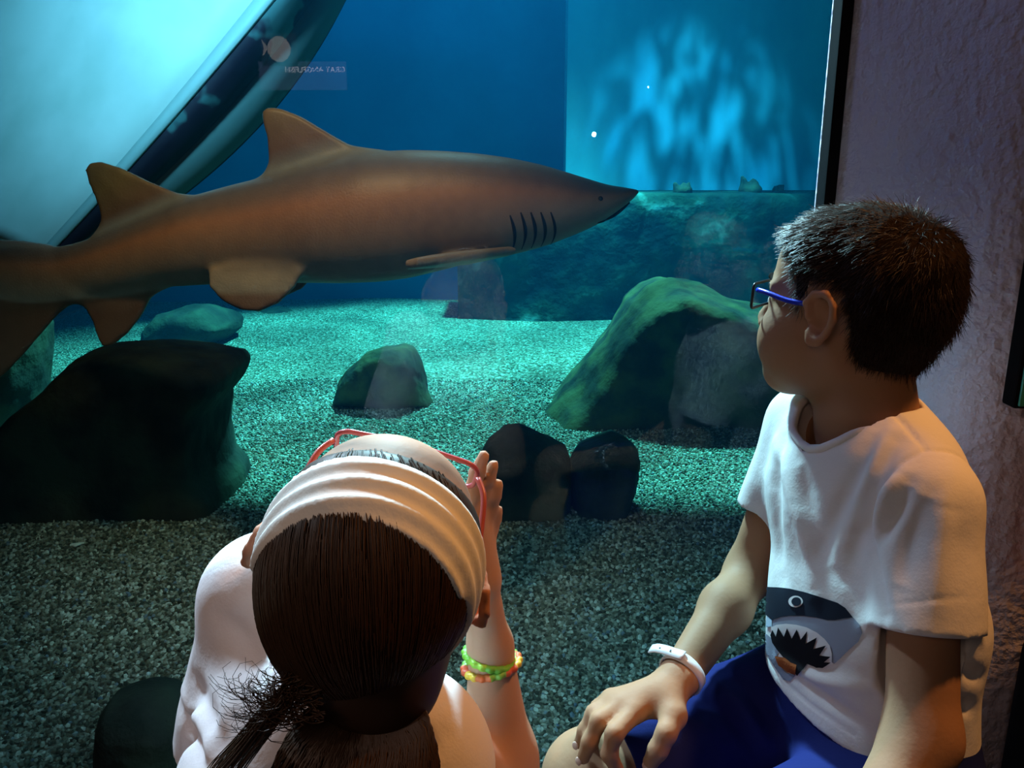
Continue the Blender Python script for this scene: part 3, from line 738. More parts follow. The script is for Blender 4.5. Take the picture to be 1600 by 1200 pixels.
# left hand flat on the near thigh
hd = unit(WL-EL); hp = WL+hd*.05+[0, 0, -.01]; hs = unit(np.cross(hd, [0, 0, 1]))
F.add(cape(WL, hp, (.024, .017), (.034, .014), hs), .012)
for i, (o, ln) in enumerate(((-.027, .055), (-.009, .065), (.010, .062), (.027, .048))):
    a = hp+hs*o+hd*.012; b = a+hd*ln*.5+[0, 0, -.002]; c = b+hd*ln*.5+[0, 0, -.010]; digits(F, [((a, b, c), (.0105, .0095, .0080))])
a = WL+hd*.02+hs*.02; digits(F, [((a, a+hs*.028+hd*.018, a+hs*.036+hd*.045), (.013, .011, .009))])
# legs
F.add(cap(HR, KR, .070, .055), .03); F.add(cap(HL, KL, .070, .055), .03)
F.add(cap(KR, AR, .050, .033), .03); F.add(cap(KL, AL, .050, .033), .03)
F.add(ell(KR*.65+AR*.35+[.018, 0, 0], (.046, .045, .09)), .03); F.add(ell(KL*.65+AL*.35+[.018, 0, 0], (.046, .045, .09)), .03)
for A_ in (AR, AL): F.add(cape(A_+[0, 0, -.05], A_+[-.11, 0, -.065], (.034, .032), (.036, .020), (0, 1, 0)), .02)
me = fmesh('body', F); smooth_mesh(me, 1, .5)
co = coords(me).astype(float); hl = BH.local(co)
sk = np.tile(np.array([.37, .195, .11]), (len(co), 1)); sk *= (1+.05*vnoise(co[:, 0], co[:, 1], co[:, 2], 40, 3, 2))[:, None]
lip = np.exp(-(((hl[:, 0]-.095)/.014)**2+((hl[:, 1])/.018)**2+((hl[:, 2]+.060)/.010)**2)**2)
sk = sk*(1-lip[:, None])+np.array([.42, .17, .13])*lip[:, None]
er = np.exp(-((np.abs(hl[:, 1])-.086)/.012)**2-((hl[:, 2])/.035)**2-((hl[:, 0])/.03)**2); sk[:, 0] += .05*er
for K_ in (KR, KL):
    kn = np.exp(-(np.linalg.norm(co-K_, axis=1)/.07)**4); sk = sk*(1+.10*kn[:, None])
paint(me, np.clip(sk, .01, 1)); wlink('body', me, skin_mat('boy_skin', (.44, .25, .15)), boy)
# nails
nail_m = mat('nail', (.62, .40, .33), .3, .5)
for a, b in (((1028, 1172, .905), (1016, 1192, .912)), ((921, 1160, .925), (911, 1184, .935)), ((914, 1142, .945), (906, 1160, .952))):
    a, b = P(*a), P(*b); t = unit(b-a); up = unit(np.cross(np.cross(t, np.array([-.3, -.55, .75])), t)); s_ = np.cross(t, up)
    F = Field(b-.016, b+.016, .0009); F.add(ell(b+t*.002+up*.0066, (.0052, .0046, .0014), np.stack([t, s_, up], 1)), 0); wlink('nail', fmesh('nail', F), nail_m, boy)
# eyes and brows
for m_ in (1, -1):
    F = Field(BH.w(.07, .032*m_, .003)-.03, BH.w(.07, .032*m_, .003)+.03, .002); F.add(BH.e((.0715, .032*m_, .003), (.0125, .0115, .0085)), 0)
    e = fmesh('eye', F); l_ = BH.local(coords(e).astype(float)); d_ = np.hypot(l_[:, 1]-.032*m_, l_[:, 2]-.004)
    paint(e, np.where(d_[:, None] < .0028, [[.005]*3], np.where(d_[:, None] < .006, [[.06, .035, .015]], [[.65, .64, .62]])))
    wlink('eye', e, use_paint(mat('eye_paint', (.6, .6, .6), .2, .5)), boy)
    F = Field(BH.w(.07, .032*m_, .024)-.045, BH.w(.07, .032*m_, .024)+.045, .0015)
    F.add(BH.c((.088, .014*m_, .026), (.082, .034*m_, .031), .0036, .0040), .002); F.add(BH.c((.082, .034*m_, .031), (.066, .054*m_, .025), .0040, .0022), .002)
    wlink('eyebrow', fmesh('eyebrow', F), hair_d, boy)
# hair
HP = np.array([(.13, .090), (.076, .086), (.060, .072), (.044, .052), (.036, .020), (.032, -.014), (.022, -.016), (.024, .012), (.016, .034), (-.006, .042), (-.026, .032), (-.032, .004), (-.036, -.040), (-.050, -.076), (-.075, -.088), (-.15, -.09), (-.16, .18), (.13, .18)])
F = Field(BH.O-.155, BH.O+.16, .0030)
F.add(BH.e((-.016, 0, .034), (.095, .079, .089)), .01); F.add(BH.e((.030, 0, .056), (.057, .067, .050)), .02); F.add(BH.e((-.046, 0, -.006), (.052, .062, .066)), .03)
F.add(BH.e((-.062, 0, .042), (.052, .062, .060)), .03)
def hreg(X, Y, Z):
    x, y, z = loc(X, Y, Z, BH.O, BH.R); return -poly2(x, z, HP)
F.cut((hreg, BH.O-.2, BH.O+.2), .006)
F.warp(lambda X, Y, Z: .0016*vnoise(X, Y, Z, 150, 8, 2)+.002*vnoise(X, Y, Z, 45, 2, 1))
hm = fmesh('hair', F); hco = coords(hm).astype(float); hn = np.empty(len(hco)*3, np.float32); hm.vertices.foreach_get('normal', hn); hn = hn.reshape(-1, 3).astype(float)
rs = np.random.RandomState(1); hl = BH.local(hco); ok = np.linalg.norm((hl-[-.02, 0, .03])/[.085, .068, .08], axis=1) > 1.0
pick = rs.choice(np.where(ok)[0], 17000); rt = hco[pick]+rs.normal(size=(17000, 3))*.0012; nn = hn[pick]
wh = BH.w(-.070, .01, .11); tg = rt-wh; tg -= nn*(tg*nn).sum(1)[:, None]; tg /= np.linalg.norm(tg, axis=1)[:, None]+1e-9
fw = BH.R[:, 0]*.55-BH.R[:, 2]*.15
d0 = tg+.55*nn+fw*(BH.local(rt)[:, 2:3] > .05)*.7+rs.normal(size=rt.shape)*(.20+.9*np.exp(-(np.linalg.norm(rt-wh, axis=1)/.03)**2))[:, None]; d0 /= np.linalg.norm(d0, axis=1)[:, None]
ho = wlink('hair', hm, hair_d, boy)
strands('hair_strands', rt-nn*.003, d0, rs.uniform(.010, .022, len(rt)), .00042, 3, np.array([0, 0, -.10]), hair_b, boy, 2, .08)
# T-shirt
F = Field((.10, .60, .62), (.62, 1.19, 1.13), .0034)
TB = HC+[.0, 0, .02]
F.add(cape(NB+[.002, 0, -.070], HC+[-.004, 0, .17], (.136, .088), (.130, .098), SD), .03)
F.add(cape(HC+[-.004, 0, .17], TB, (.130, .100), (.142, .108), SD), .03)
F.add(cape(NB+[.005, .0, -.035], NB+[.0, 0, -.10], (.070, .070), (.125, .085), SD), .03)
F.add(cap(NB+[.012, 0, -.018], LS+[.003, 0, .0], .050, .048), .035); F.add(cap(NB+[.004, 0, -.022], RS, .048, .047), .035)
def flat_end(prim, p, n):
    fn, lo, hi = prim; p, n = np.array(p), unit(n)
    return (lambda X, Y, Z: np.maximum(fn(X, Y, Z), (X-p[0])*n[0]+(Y-p[1])*n[1]+(Z-p[2])*n[2])), lo, hi
lsd = unit(EL-LS); LC = LS+lsd*.122; F.add(flat_end(cape(LS+[.004, 0, 0], LS+lsd*.19+[.004, 0, 0], (.049, .049), (.058, .050), (1, .3, 0)), LC, lsd), .018)
rsd = unit(ER-RS); RC = RS+rsd*.122; F.add(flat_end(cape(RS, RS+rsd*.16, (.046, .046), (.050, .044), (1, .3, 0)), RC, rsd), .018)
big = ((0, .5, .5), (.7, 1.3, 1.2))
def slab_cut(p, n, near, rad):
    p, n = np.array(p), unit(n)
    def fn(X, Y, Z):
        h = -((X-p[0])*n[0]+(Y-p[1])*n[1]+(Z-p[2])*n[2]); a = np.array(near)
        return np.maximum(h, np.sqrt((X-a[0])**2+(Y-a[1])**2+(Z-a[2])**2)-rad)
    return fn, np.array(near)-rad, np.array(near)+rad
F.cut(cap(LC-lsd*.01+[.004, 0, 0], LC+lsd*.05, .040, .042), .003); F.cut(cap(RC-rsd*.01, RC+rsd*.05, .036, .036), .003)
F.cut(halfspace((.40, .86, .748), (-.16, .02, -1), *big), .003)
F.cut(cape((.405, .86, .73), (.405, .86, .60), (.128, .094), (.128, .094), SD), .003)
# neck opening
nka = unit(BH.w(-.03, 0, -.05)-NB); F.cut(cape(NB+np.array([-.014, -.005, -.012]), NB+np.array([-.02, -.005, .15]), (.064, .064), (.074, .074), SD), .004)
F.warp(lambda X, Y, Z: .0022*vnoise(X, Y, Z, 22, 4, 2))
sm = fmesh('shirt', F); smooth_mesh(sm, 2, .5); tr = bvh(sm)
crease(sm, tr, [
 ([(1375, 668), (1345, 730), (1310, 800), (1275, 870)], .011, -.006), ([(1400, 690), (1368, 760), (1345, 830), (1325, 900)], .010, -.006),
 ([(1388, 672), (1355, 745), (1328, 815)], .009, .005), ([(1235, 640), (1215, 720), (1212, 800), (1222, 900)], .014, -.006),
 ([(1210, 690), (1232, 760), (1262, 860), (1275, 930)], .010, .005), ([(1250, 720), (1265, 800), (1300, 890)], .013, -.005),
 ([(1410, 738), (1382, 775), (1366, 830)], .008, .006), ([(1420, 755), (1400, 800), (1370, 850)], .008, -.007), ([(1450, 770), (1425, 840), (1405, 920)], .012, -.006),
 ([(1480, 790), (1470, 860), (1462, 940)], .012, .005), ([(1362, 760), (1355, 830), (1372, 900), (1384, 960)], .006, -.006),
 ([(1385, 632), (1415, 665), (1446, 702)], .0028, -.0030), ([(1446, 702), (1500, 712), (1535, 760)], .0028, -.0022), ([(1446, 704), (1400, 728), (1368, 775), (1356, 850)], .0030, -.0030),
 ([(1230, 1040), (1290, 1090), (1340, 1120)], .008, -.005), ([(1215, 1030), (1280, 1060), (1360, 1075)], .009, .005), ([(1500, 1020), (1515, 1050), (1535, 1060)], .008, -.006),
 ([(1500, 1100), (1520, 1110)], .008, -.006), ([(1388, 944), (1440, 940), (1506, 932)], .0020, -.0009), ([(1190, 1010), (1235, 1075), (1335, 1150)], .0022, -.0018)])
shirt = wlink('shirt', sm.copy(), white_shirt, boy); tr = bvh(sm)
# ribbed collar
ca = []
for k in range(41):
    a = 2*math.pi*k/40; c_ = NB+np.array([-.016, -.005, 0])+SD*.066*math.cos(a)+np.cross(SD, [0, 0, 1])*.066*math.sin(a)
    l, n, i, t = tr.find_nearest(Vector(c_+np.array([0, 0, .01]))); ca.append(np.array(l))
ca = np.array(ca); ca = np.array([(ca[(k-1) % 40]+ca[k % 40]+ca[(k+1) % 40])/3 for k in range(41)])
wlink('collar', tubes_me('collar', [tube(ca, .0050, 8, False)]), white_shirt, shirt)
# shark print on the front
def decal(name, poly, lift, m, dens=5.0):
    poly = [(1150+x/5.0, 860+y/5.0) for x, y in poly]
    bm = bmesh.new(); vs = [bm.verts.new((x, y, 0)) for x, y in poly]; es = [bm.edges.new((vs[i], vs[(i+1) % len(vs)])) for i in range(len(vs))]
    bmesh.ops.triangle_fill(bm, use_beauty=True, edges=es)
    for _ in range(5):
        lg = [e for e in bm.edges if e.calc_length() > dens]
        if not lg: break
        bmesh.ops.subdivide_edges(bm, edges=lg, cuts=1); bmesh.ops.triangulate(bm, faces=bm.faces[:])
    dead = []
    for v in bm.verts:
        h, n = hit(tr, v.co.x, v.co.y)
        if h is None or h[2] < .74: dead.append(v); continue
        n = n if np.dot(n, ray(v.co.x, v.co.y)) < 0 else -n; v.co = Vector(h+n*lift)
    bmesh.ops.delete(bm, geom=dead, context='VERTS'); far = [f for f in bm.faces if max(e.calc_length() for e in f.edges) > .03]
    bmesh.ops.delete(bm, geom=far, context='FACES')
    me = bpy.data.meshes.new(name); bm.to_mesh(me); bm.free(); wlink(name, me, m, shirt)
pk = mat('print_navy', (.012, .018, .032), .85, .1); pg = mat('print_grey', (.25, .28, .36), .85, .1); pb = mat('print_blue', (.42, .55, .68), .85, .1)
pw = mat('print_white', (.66, .64, .66), .85, .1); pbl = mat('print_black', (.006, .006, .009), .85, .1); po = mat('print_orange', (.26, .065, .018), .85, .1)
UP = [(290, 545), (360, 520), (440, 510), (540, 512), (640, 525), (720, 545), (780, 545), (850, 532), (920, 525)]
decal('print_lower_jaw', [(150, 600), (230, 640), (300, 700), (345, 780), (320, 830), (335, 890), (400, 955), (475, 970), (425, 1022), (375, 1008), (300, 900), (230, 780), (180, 690)], .0010, pg)
decal('print_muzzle', UP+[(970, 580), (990, 640), (960, 710), (870, 790), (820, 840), (770, 885), (740, 860), (600, 760), (400, 640), (290, 600)], .0010, pg)
decal('print_cheek', [(160, 470), (205, 480), (250, 508), (290, 545), (288, 595), (240, 600), (180, 560), (150, 545)], .0014, pb)
decal('print_head', [(180, 283), (230, 285), (330, 290), (430, 300), (560, 330), (680, 370), (800, 410), (860, 450), (920, 525)]+UP[::-1][1:]+[(250, 508), (205, 480), (160, 470)], .0016, pk)
decal('print_gums', [(282, 600), (330, 580), (400, 572), (480, 580), (560, 600), (640, 640), (700, 690), (740, 740), (756, 800), (756, 872), (690, 915), (480, 850), (320, 720)], .0018, pw)
decal('print_mouth', [(285, 660), (302, 620), (328, 672), (345, 600), (390, 672), (415, 605), (450, 688), (490, 615), (518, 698), (570, 630), (558, 725), (645, 678), (618, 766), (715, 740), (664, 815), (750, 826), (700, 868), (752, 870), (690, 915), (640, 915), (570, 885), (540, 930), (490, 968), (455, 930), (400, 850), (340, 780), (300, 720)], .0026, pbl, 4)
decal('print_tongue', [(322, 826), (400, 838), (445, 876), (492, 898), (480, 962), (420, 942), (350, 892)], .0032, po, 4)
decal('print_eye_ring', [(480+56*math.cos(a), 400+45*math.sin(a)) for a in np.linspace(0, 6.283, 25)[:-1]], .0024, pw, 4)
decal('print_pupil', [(490+38*math.cos(a), 401+34*math.sin(a)) for a in np.linspace(0, 6.283, 21)[:-1]], .0032, pk, 4)
# shorts
F = Field((.08, .50, .52), (.58, 1.15, .85), .0045)
F.add(cape(HC+[0, 0, .09], HC+[0, 0, .0], (.128, .094), (.138, .100), SD), .03)
er_, el_ = HR+(KR-HR)*.88, HL+(KL-HL)*.88
F.add(cape(HR, er_, (.086, .088), (.076, .078), (0, 0, 1)), .03); F.add(cape(HL, el_, (.086, .088), (.076, .078), (0, 0, 1)), .03)
for e_, h_ in ((er_, HR), (el_, HL)):
    t_ = unit(e_-h_); F.cut(slab_cut(e_+t_*.0, t_, e_+t_*.10, .12), .003)
F.warp(lambda X, Y, Z: .004*vnoise(X, Y, Z, 26, 14, 2))
F.cut(halfspace((0, 0, .5825), (0, 0, -1), (0, .4, .4), (.7, 1.3, .6)), .01)
sh = fmesh('shorts', F); smooth_mesh(sh, 2, .5); crease(sh, bvh(sh), [([(1090, 1085), (1140, 1120), (1185, 1180)], .009, -.007), ([(1130, 1040), (1180, 1090), (1230, 1160)], .009, -.007), ([(1075, 1120), (1110, 1150), (1140, 1198)], .009, .006), ([(1110, 1060), (1160, 1110), (1205, 1175)], .008, .006)])
wlink('shorts', sh, navy, boy)
for A_ in (AR, AL):
    F = Field(A_+[-.22, -.09, -.10], A_+[.09, .09, .05], .005); F.add(cape(A_+[.02, 0, -.052], A_+[-.13, 0, -.066], (.042, .046), (.044, .032), (0, 1, 0)), .02)
    F.add(cap(A_+[.01, 0, -.04], A_+[.01, 0, -.005], .044, .042), .02); F.cut(halfspace((0, 0, .0), (0, 0, -1), A_-.3, A_+.3), .004); F.cut(cap(A_+[.01, 0, .0], A_+[.01, 0, .06], .036, .038), .003)
    wlink('shoe', fmesh('shoe', F), shoe_m, boy)
tag(boy, 'boy in a white shark T-shirt and navy shorts sitting, hand on knee, watching the shark', 'person')
# ------------------------------------------------------------------ girl
def girl_frame(yaw, pitch, roll):
    a, b = math.radians(yaw), math.radians(pitch)
    return rot_head(np.array([math.sin(a)*math.cos(b), math.cos(a)*math.cos(b), math.sin(b)]), roll)
GH = Head((-.106, .592, 1.047), girl_frame(13, 36, 19), .97)
gNB = np.array([-.138, .600, .940])
gLS, gRS = P(420, 932, .74), P(642, 1165, .70)
gEL, gWL = np.array([-.283, .705, .775]), np.array([-.200, .83, .66])
gER, gWR = P(784, 1255, .86), P(766, 1008, .83)
gPV = np.array([-.165, .50, .56]); gSD = unit(gRS-gLS)
girl = empty('person', (-.165, .47, 0))
F = Field((-.42, .36, 0), (.08, .96, 1.22), .0036)
F.add(cape(GH.w(-.025, 0, -.05), gNB+[0, 0, -.02], (.044, .046), (.050, .050), GH.R[:, 1]), .02)
GH.build(F)
F.add(cape(gNB+[0, 0, -.05], gPV+[0, 0, .12], (.10, .065), (.10, .070), gSD), .03); F.add(cape(gPV+[0, 0, .12], gPV, (.10, .07), (.11, .08), (1, 0, 0)), .03)
F.add(cap(gNB+[0, 0, -.02], gLS, .040, .038), .03); F.add(cap(gNB+[0, 0, -.02], gRS, .040, .038), .03)
F.add(cap(gLS, gEL, .036, .030), .02); F.add(cap(gEL, gWL, .029, .019), .02)
F.add(cap(gRS, gER, .036, .038), .02); gm_ = gER*.7+gWR*.3; F.add(cap(gER, gm_, .037, .036), .02); F.add(cap(gm_, gWR, .036, .0205), .02)
# right hand raised to the glasses
pc = P(748, 905, .80); kn = [P(732, 806, .770), P(742, 814, .782), P(751, 828, .795), P(756, 848, .808)]
F.add(cap(gWR, pc, .0195, .018), .015)
for q in kn: F.add(cap(pc, q, .016, .0105), .010)
digits(F, [([kn[0], P(738, 768, .758), P(746, 737, .750), P(756, 712, .744)], (.0090, .0075, .0066, .0054)),
           ([kn[1], P(754, 774, .775), P(762, 748, .768), P(771, 727, .762)], (.0090, .0075, .0066, .0054)),
           ([kn[2], P(764, 796, .790), P(771, 776, .784), P(779, 757, .778)], (.0088, .0074, .0065, .0053)),
           ([kn[3], P(767, 826, .806), P(773, 810, .802), P(779, 797, .798)], (.0080, .0066, .0058, .0048)),
           ([pc*.6+gWR*.4, P(742, 880, .785), P(735, 850, .775), P(736, 825, .768)], (.014, .0105, .0088, .0072))])
# left hand hanging by the waist
hd = unit(gWL-gEL); hp = gWL+hd*.045; hs = unit(np.cross(hd, [0, 0, 1])); F.add(cape(gWL, hp, (.020, .015), (.028, .012), hs), .012)
for o_, ln in ((-.022, .045), (-.008, .055), (.008, .052), (.021, .04)):
    a = hp+hs*o_+hd*.008; b = a+hd*ln*.5+[0, 0, -.006]; digits(F, [((a, b, b+hd*ln*.4+[0, 0, -.016]), (.0090, .0080, .0066))])
a = gWL+hd*.018+hs*.016; digits(F, [((a, a+hs*.022+hd*.016, a+hs*.028+hd*.038), (.011, .009, .0075))])
gA = []
for m_ in (-1, 1):
    h_, k_, a_ = gPV+[.062*m_, 0, -.02], np.array([-.165+.065*m_, .50, .32]), np.array([-.165+.065*m_, .46, .085]); gA.append(a_)
    F.add(cap(h_, k_, .064, .046), .03); F.add(cap(k_, a_, .044, .028), .03); F.add(ell(k_*.65+a_*.35+[0, -.014, 0], (.040, .042, .07)), .03)
    F.add(cape(a_+[0, 0, -.045], a_+[0, .10, -.056], (.030, .028), (.032, .018), (1, 0, 0)), .02)
me = fmesh('body', F); smooth_mesh(me, 1, .5); co = coords(me).astype(float)
sk = np.tile(np.array([.52, .29, .19]), (len(co), 1)); sk *= (1+.04*vnoise(co[:, 0], co[:, 1], co[:, 2], 40, 3, 2))[:, None]
hl = GH.local(co); lip = np.exp(-(((hl[:, 0]-.095)/.014)**2+((hl[:, 1])/.018)**2+((hl[:, 2]+.060)/.010)**2)**2)
sk = sk*(1-lip[:, None])+np.array([.52, .22, .19])*lip[:, None]
er = np.exp(-((np.abs(hl[:, 1])-.086)/.012)**2-((hl[:, 2])/.035)**2-((hl[:, 0])/.03)**2); sk *= 1-er[:, None]*np.array([.0, .55, .65])
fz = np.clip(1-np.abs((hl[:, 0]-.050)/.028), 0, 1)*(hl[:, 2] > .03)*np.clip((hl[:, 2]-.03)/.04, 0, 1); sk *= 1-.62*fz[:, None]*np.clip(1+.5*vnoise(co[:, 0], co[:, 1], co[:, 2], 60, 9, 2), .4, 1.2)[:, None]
paint(me, np.clip(sk, .01, 1)); wlink('body', me, skin_mat('girl_skin', (.58, .35, .245), .12), girl)
for m_ in (1, -1):
    F = Field(GH.w(.07, .032*m_, .003)-.03, GH.w(.07, .032*m_, .003)+.03, .002); F.add(GH.e((.0715, .032*m_, .003), (.0125, .0115, .0085)), 0)
    e = fmesh('eye', F); l_ = GH.local(coords(e).astype(float)); d_ = np.hypot(l_[:, 1]-.032*m_, l_[:, 2]-.004)
    paint(e, np.where(d_[:, None] < .0028, [[.005]*3], np.where(d_[:, None] < .006, [[.06, .035, .015]], [[.65, .64, .62]]))); wlink('eye', e, bpy.data.materials['eye_paint'], girl)
    F = Field(GH.w(.07, .032*m_, .024)-.045, GH.w(.07, .032*m_, .024)+.045, .0015); F.add(GH.c((.087, .015*m_, .026), (.066, .052*m_, .027), .0030, .0022), .002); wlink('eyebrow', fmesh('eyebrow', F), hair_g, girl)
# hair drawn back from the brow
EC, ER_ = np.array([-.014, 0, .034]), np.array([.0985, .0800, .0925])
GP = np.array([(.12, .145), (.046, .130), (.040, .100), (.036, .066), (.028, .036), (.004, .038), (-.022, .026), (-.030, .000), (-.036, -.040), (-.050, -.070), (-.15, -.075), (-.16, .18), (.12, .18)])
F = Field(GH.O-.155, GH.O+.155, .0032)
F.add(GH.e(EC, ER_), .01); F.add(GH.e((.028, 0, .052), (.054, .064, .052)), .02); F.add(GH.e((-.048, 0, -.004), (.048, .058, .056)), .03); F.add(GH.e((-.086, -.030, .0), (.036, .040, .036)), .03)
def greg(X, Y, Z):
    x, y, z = loc(X, Y, Z, GH.O, GH.R); return -poly2(x, z, GP*GH.k)
F.cut((greg, GH.O-.2, GH.O+.2), .010)
hm = fmesh('hair', F); smooth_mesh(hm, 1, .5); wlink('hair', hm, hair_g, girl)
rs = np.random.RandomState(5); tl = np.array([-.112, -.036, -.010]); N_ = 5200
dr = rs.normal(size=(N_*3, 3)); dr /= np.linalg.norm(dr, axis=1)[:, None]; rl = EC+ER_*dr
import itertools
ins = poly2(rl[:, 0], rl[:, 2], GP) < -.004; ins &= rl[:, 2] > -.062; dr = dr[ins][:N_]
td = (tl-EC)/ER_; td /= np.linalg.norm(td); K_ = 9; A = []
ang = np.arccos(np.clip(dr@td, -1, 1)); span = np.minimum(1, .9/np.maximum(ang, .05)); lift = 1.0+rs.uniform(-.002, .022, len(dr))
jit = rs.normal(size=dr.shape)*.05
for k in range(K_):
    t = span*k/(K_-1); sn = np.sin(ang)+1e-6
    v = (np.sin((1-t)*ang)/sn)[:, None]*dr+(np.sin(t*ang)/sn)[:, None]*td; v += jit*np.sin(t*np.pi)[:, None]*.35
    v /= np.linalg.norm(v, axis=1)[:, None]; A.append(GH.O+((EC+ER_*v*lift[:, None])*GH.k)@GH.R.T)
hair_mesh('hair_strands', np.stack(A, 1), .00065, hair_g, girl)
# ponytail with loose curls
path = spline([P(572, 1040, .60), P(568, 1100, .585), P(560, 1160, .572), P(552, 1225, .57), P(545, 1320, .575), P(540, 1430, .575)], 14)
A = []; n_ = 1500; off = rs.normal(size=(n_, 2)); off /= np.maximum(1, np.linalg.norm(off, axis=1))[:, None]
wv = [.020, .024, .027, .031, .042, .046, .050, .053, .055, .056, .056, .055, .054, .052]
for k, c in enumerate(path):
    w_ = wv[k]; ph = rs.uniform(0, 6.28, n_) if k == 0 else ph
    A.append(c+np.outer(off[:, 0]*w_+.004*np.sin(ph+k*.9), [1, 0, 0])+np.outer(off[:, 1]*w_*.45+.003*np.cos(ph+k*.7), [0, .8, .6]))
hair_mesh('ponytail', np.stack(A, 1), .0010, hair_g, girl)
A = []
for j in range(120):
    s0 = P(470+rs.uniform(-25, 45), 1075+rs.uniform(-25, 60), .545); e0_ = P(400+rs.uniform(-55, 45), 1095+rs.uniform(-45, 50), .555+rs.uniform(-.01, .02))
    r_ = rs.uniform(.005, .015); ph = rs.uniform(0, 6.28); tn = rs.uniform(1.0, 2.6); pts_ = []
    for k in range(18):
        t = k/17; pts_.append(s0+(e0_-s0)*t+r_*t*np.array([math.sin(ph+tn*6.28*t), .6*math.cos(ph+5*t), math.cos(ph+tn*6.28*t)]))
    A.append(pts_)
hair_mesh('loose_curls', np.array(A), .00060, hair_g, girl)
A = []
for j in range(70):
    o_ = rs.normal(size=3)*.003; A.append(spline([P(448, 1085, .55)+o_, P(420, 1120, .56)+o_*1.4, P(385, 1165, .57)+o_*1.6, P(345, 1215, .58)+o_*2, P(320, 1260, .59)+o_*2], 14))
hair_mesh('loose_lock', np.array(A), .0008, hair_g, girl)
# headband
F = Field(GH.O-.14, GH.O+.14, .0024); F.add(GH.e(EC, ER_+.0042), .005); F.add(GH.e((.028, 0, .052), (.060, .070, .058)), .02); F.add(GH.e((-.048, 0, -.010), (.055, .065, .068)), .03)
bn = np.array([.94, 0, -.343])
def slabf(X, Y, Z):
    x, y, z = (v/GH.k for v in loc(X, Y, Z, GH.O, GH.R)); c = x*bn[0]+z*bn[2]+.0300
    t = np.clip((z+.01)/.10, 0, 1); hw = .009+.018*t*t*(3-2*t); return -(np.abs(c+.010*t)-hw)*GH.k
F.cut((slabf, GH.O-.2, GH.O+.2), .004)
def folds(X, Y, Z):
    x, y, z = (v/GH.k for v in loc(X, Y, Z, GH.O, GH.R)); c = x*bn[0]+z*bn[2]; a = np.arctan2(y, z+.02)
    return .0016*np.cos(c*6.283/.0155+.7*np.sin(a*2.3+.5))
F.warp(folds); hb = fmesh('headband', F); smooth_mesh(hb, 1, .5); wlink('headband', hb, band_m, girl)
# shirt
F = Field((-.44, .36, .52), (.06, .86, 1.10), .0036)
F.add(cape(gNB+[0, 0, -.06], gPV+[-.005, 0, .20], (.125, .080), (.128, .088), gSD), .03); F.add(cape(gPV+[-.005, 0, .20], gPV+[0, 0, .0], (.130, .092), (.135, .098), (1, 0, 0)), .03)
F.add(cap(gNB+[-.02, -.005, -.025], gLS, .050, .050), .04); F.add(cap(gNB+[.01, -.005, -.025], gRS, .050, .048), .035)
F.add(cape(gNB+[0, -.01, -.02], gNB+[-.005, -.01, -.09], (.06, .055), (.11, .075), gSD), .03)
ld = unit(gEL-gLS); F.add(cape(gLS, gLS+ld*.19, (.052, .050), (.056, .050), (0, 1, 0)), .03)
rd = unit(gER-gRS); F.add(cape(gRS, gRS+rd*.075, (.047, .047), (.051, .048), (1, 0, 0)), .02)
F.cut(slab_cut(gLS+ld*.185, ld, gLS+ld*.235, .075), .003); F.cut(slab_cut(gRS+rd*.072, rd, gRS+rd*.122, .07), .003)
F.cut(cap(gRS+rd*.06, gRS+rd*.12, .038, .040), .003); F.cut(cap(gLS+ld*.175, gLS+ld*.24, .040, .042), .003)
F.cut(cape(gNB+[.004, .01, -.01], gNB+[.01, .02, .12], (.056, .054), (.07, .07), gSD), .004)
F.cut(halfspace((0, 0, .545), (0, 0, -1), (-.5, .3, .3), (.2, .9, .56)), .003)
F.warp(lambda X, Y, Z: .0024*vnoise(X, Y, Z, 20, 24, 2))
sm = fmesh('shirt', F); smooth_mesh(sm, 2, .5)
crease(sm, bvh(sm), [([(275, 1090), (300, 1150), (325, 1210)], .010, -.008), ([(300, 1060), (330, 1130), (350, 1200)], .010, -.006), ([(285, 1080), (312, 1140), (338, 1205)], .008, .005),
 ([(340, 960), (380, 1000), (410, 1050)], .012, -.006), ([(690, 1150), (660, 1170), (640, 1195)], .010, -.006), ([(350, 1110), (330, 1160), (320, 1200)], .010, .004)])
wlink('shirt', sm, pink_shirt, girl)
F = Field((-.34, .34, .34), (.02, .66, .62), .005); F.add(cape(gPV+[0, 0, .02], gPV+[0, 0, -.02], (.122, .088), (.125, .09), (1, 0, 0)), .03)
for m_ in (-1, 1):
    h_, k_ = gPV+[.062*m_, 0, -.02], np.array([-.165+.065*m_, .50, .40]); F.add(cap(h_, k_, .074, .066), .02); F.cut(slab_cut(k_, (0, 0, -1), k_+[0, 0, -.07], .068), .003)
wlink('shorts', fmesh('shorts', F), navy, girl)
for a_ in gA:
    F = Field(a_+[-.07, -.09, -.085], a_+[.07, .18, .04], .005); F.add(cape(a_+[0, -.015, -.042], a_+[0, .115, -.052], (.038, .040), (.038, .030), (1, 0, 0)), .02); F.add(cap(a_+[0, 0, -.03], a_+[0, 0, 0], .038, .037), .02)
    F.cut(halfspace((0, 0, .0), (0, 0, -1), a_-.3, a_+.3), .004); F.cut(cap(a_+[0, 0, .005], a_+[0, 0, .06], .031, .033), .003); wlink('shoe', fmesh('shoe', F), shoe_m, girl)
tag(girl, 'girl with dark ponytail and cream headband, head tipped back, one hand at her glasses', 'person')

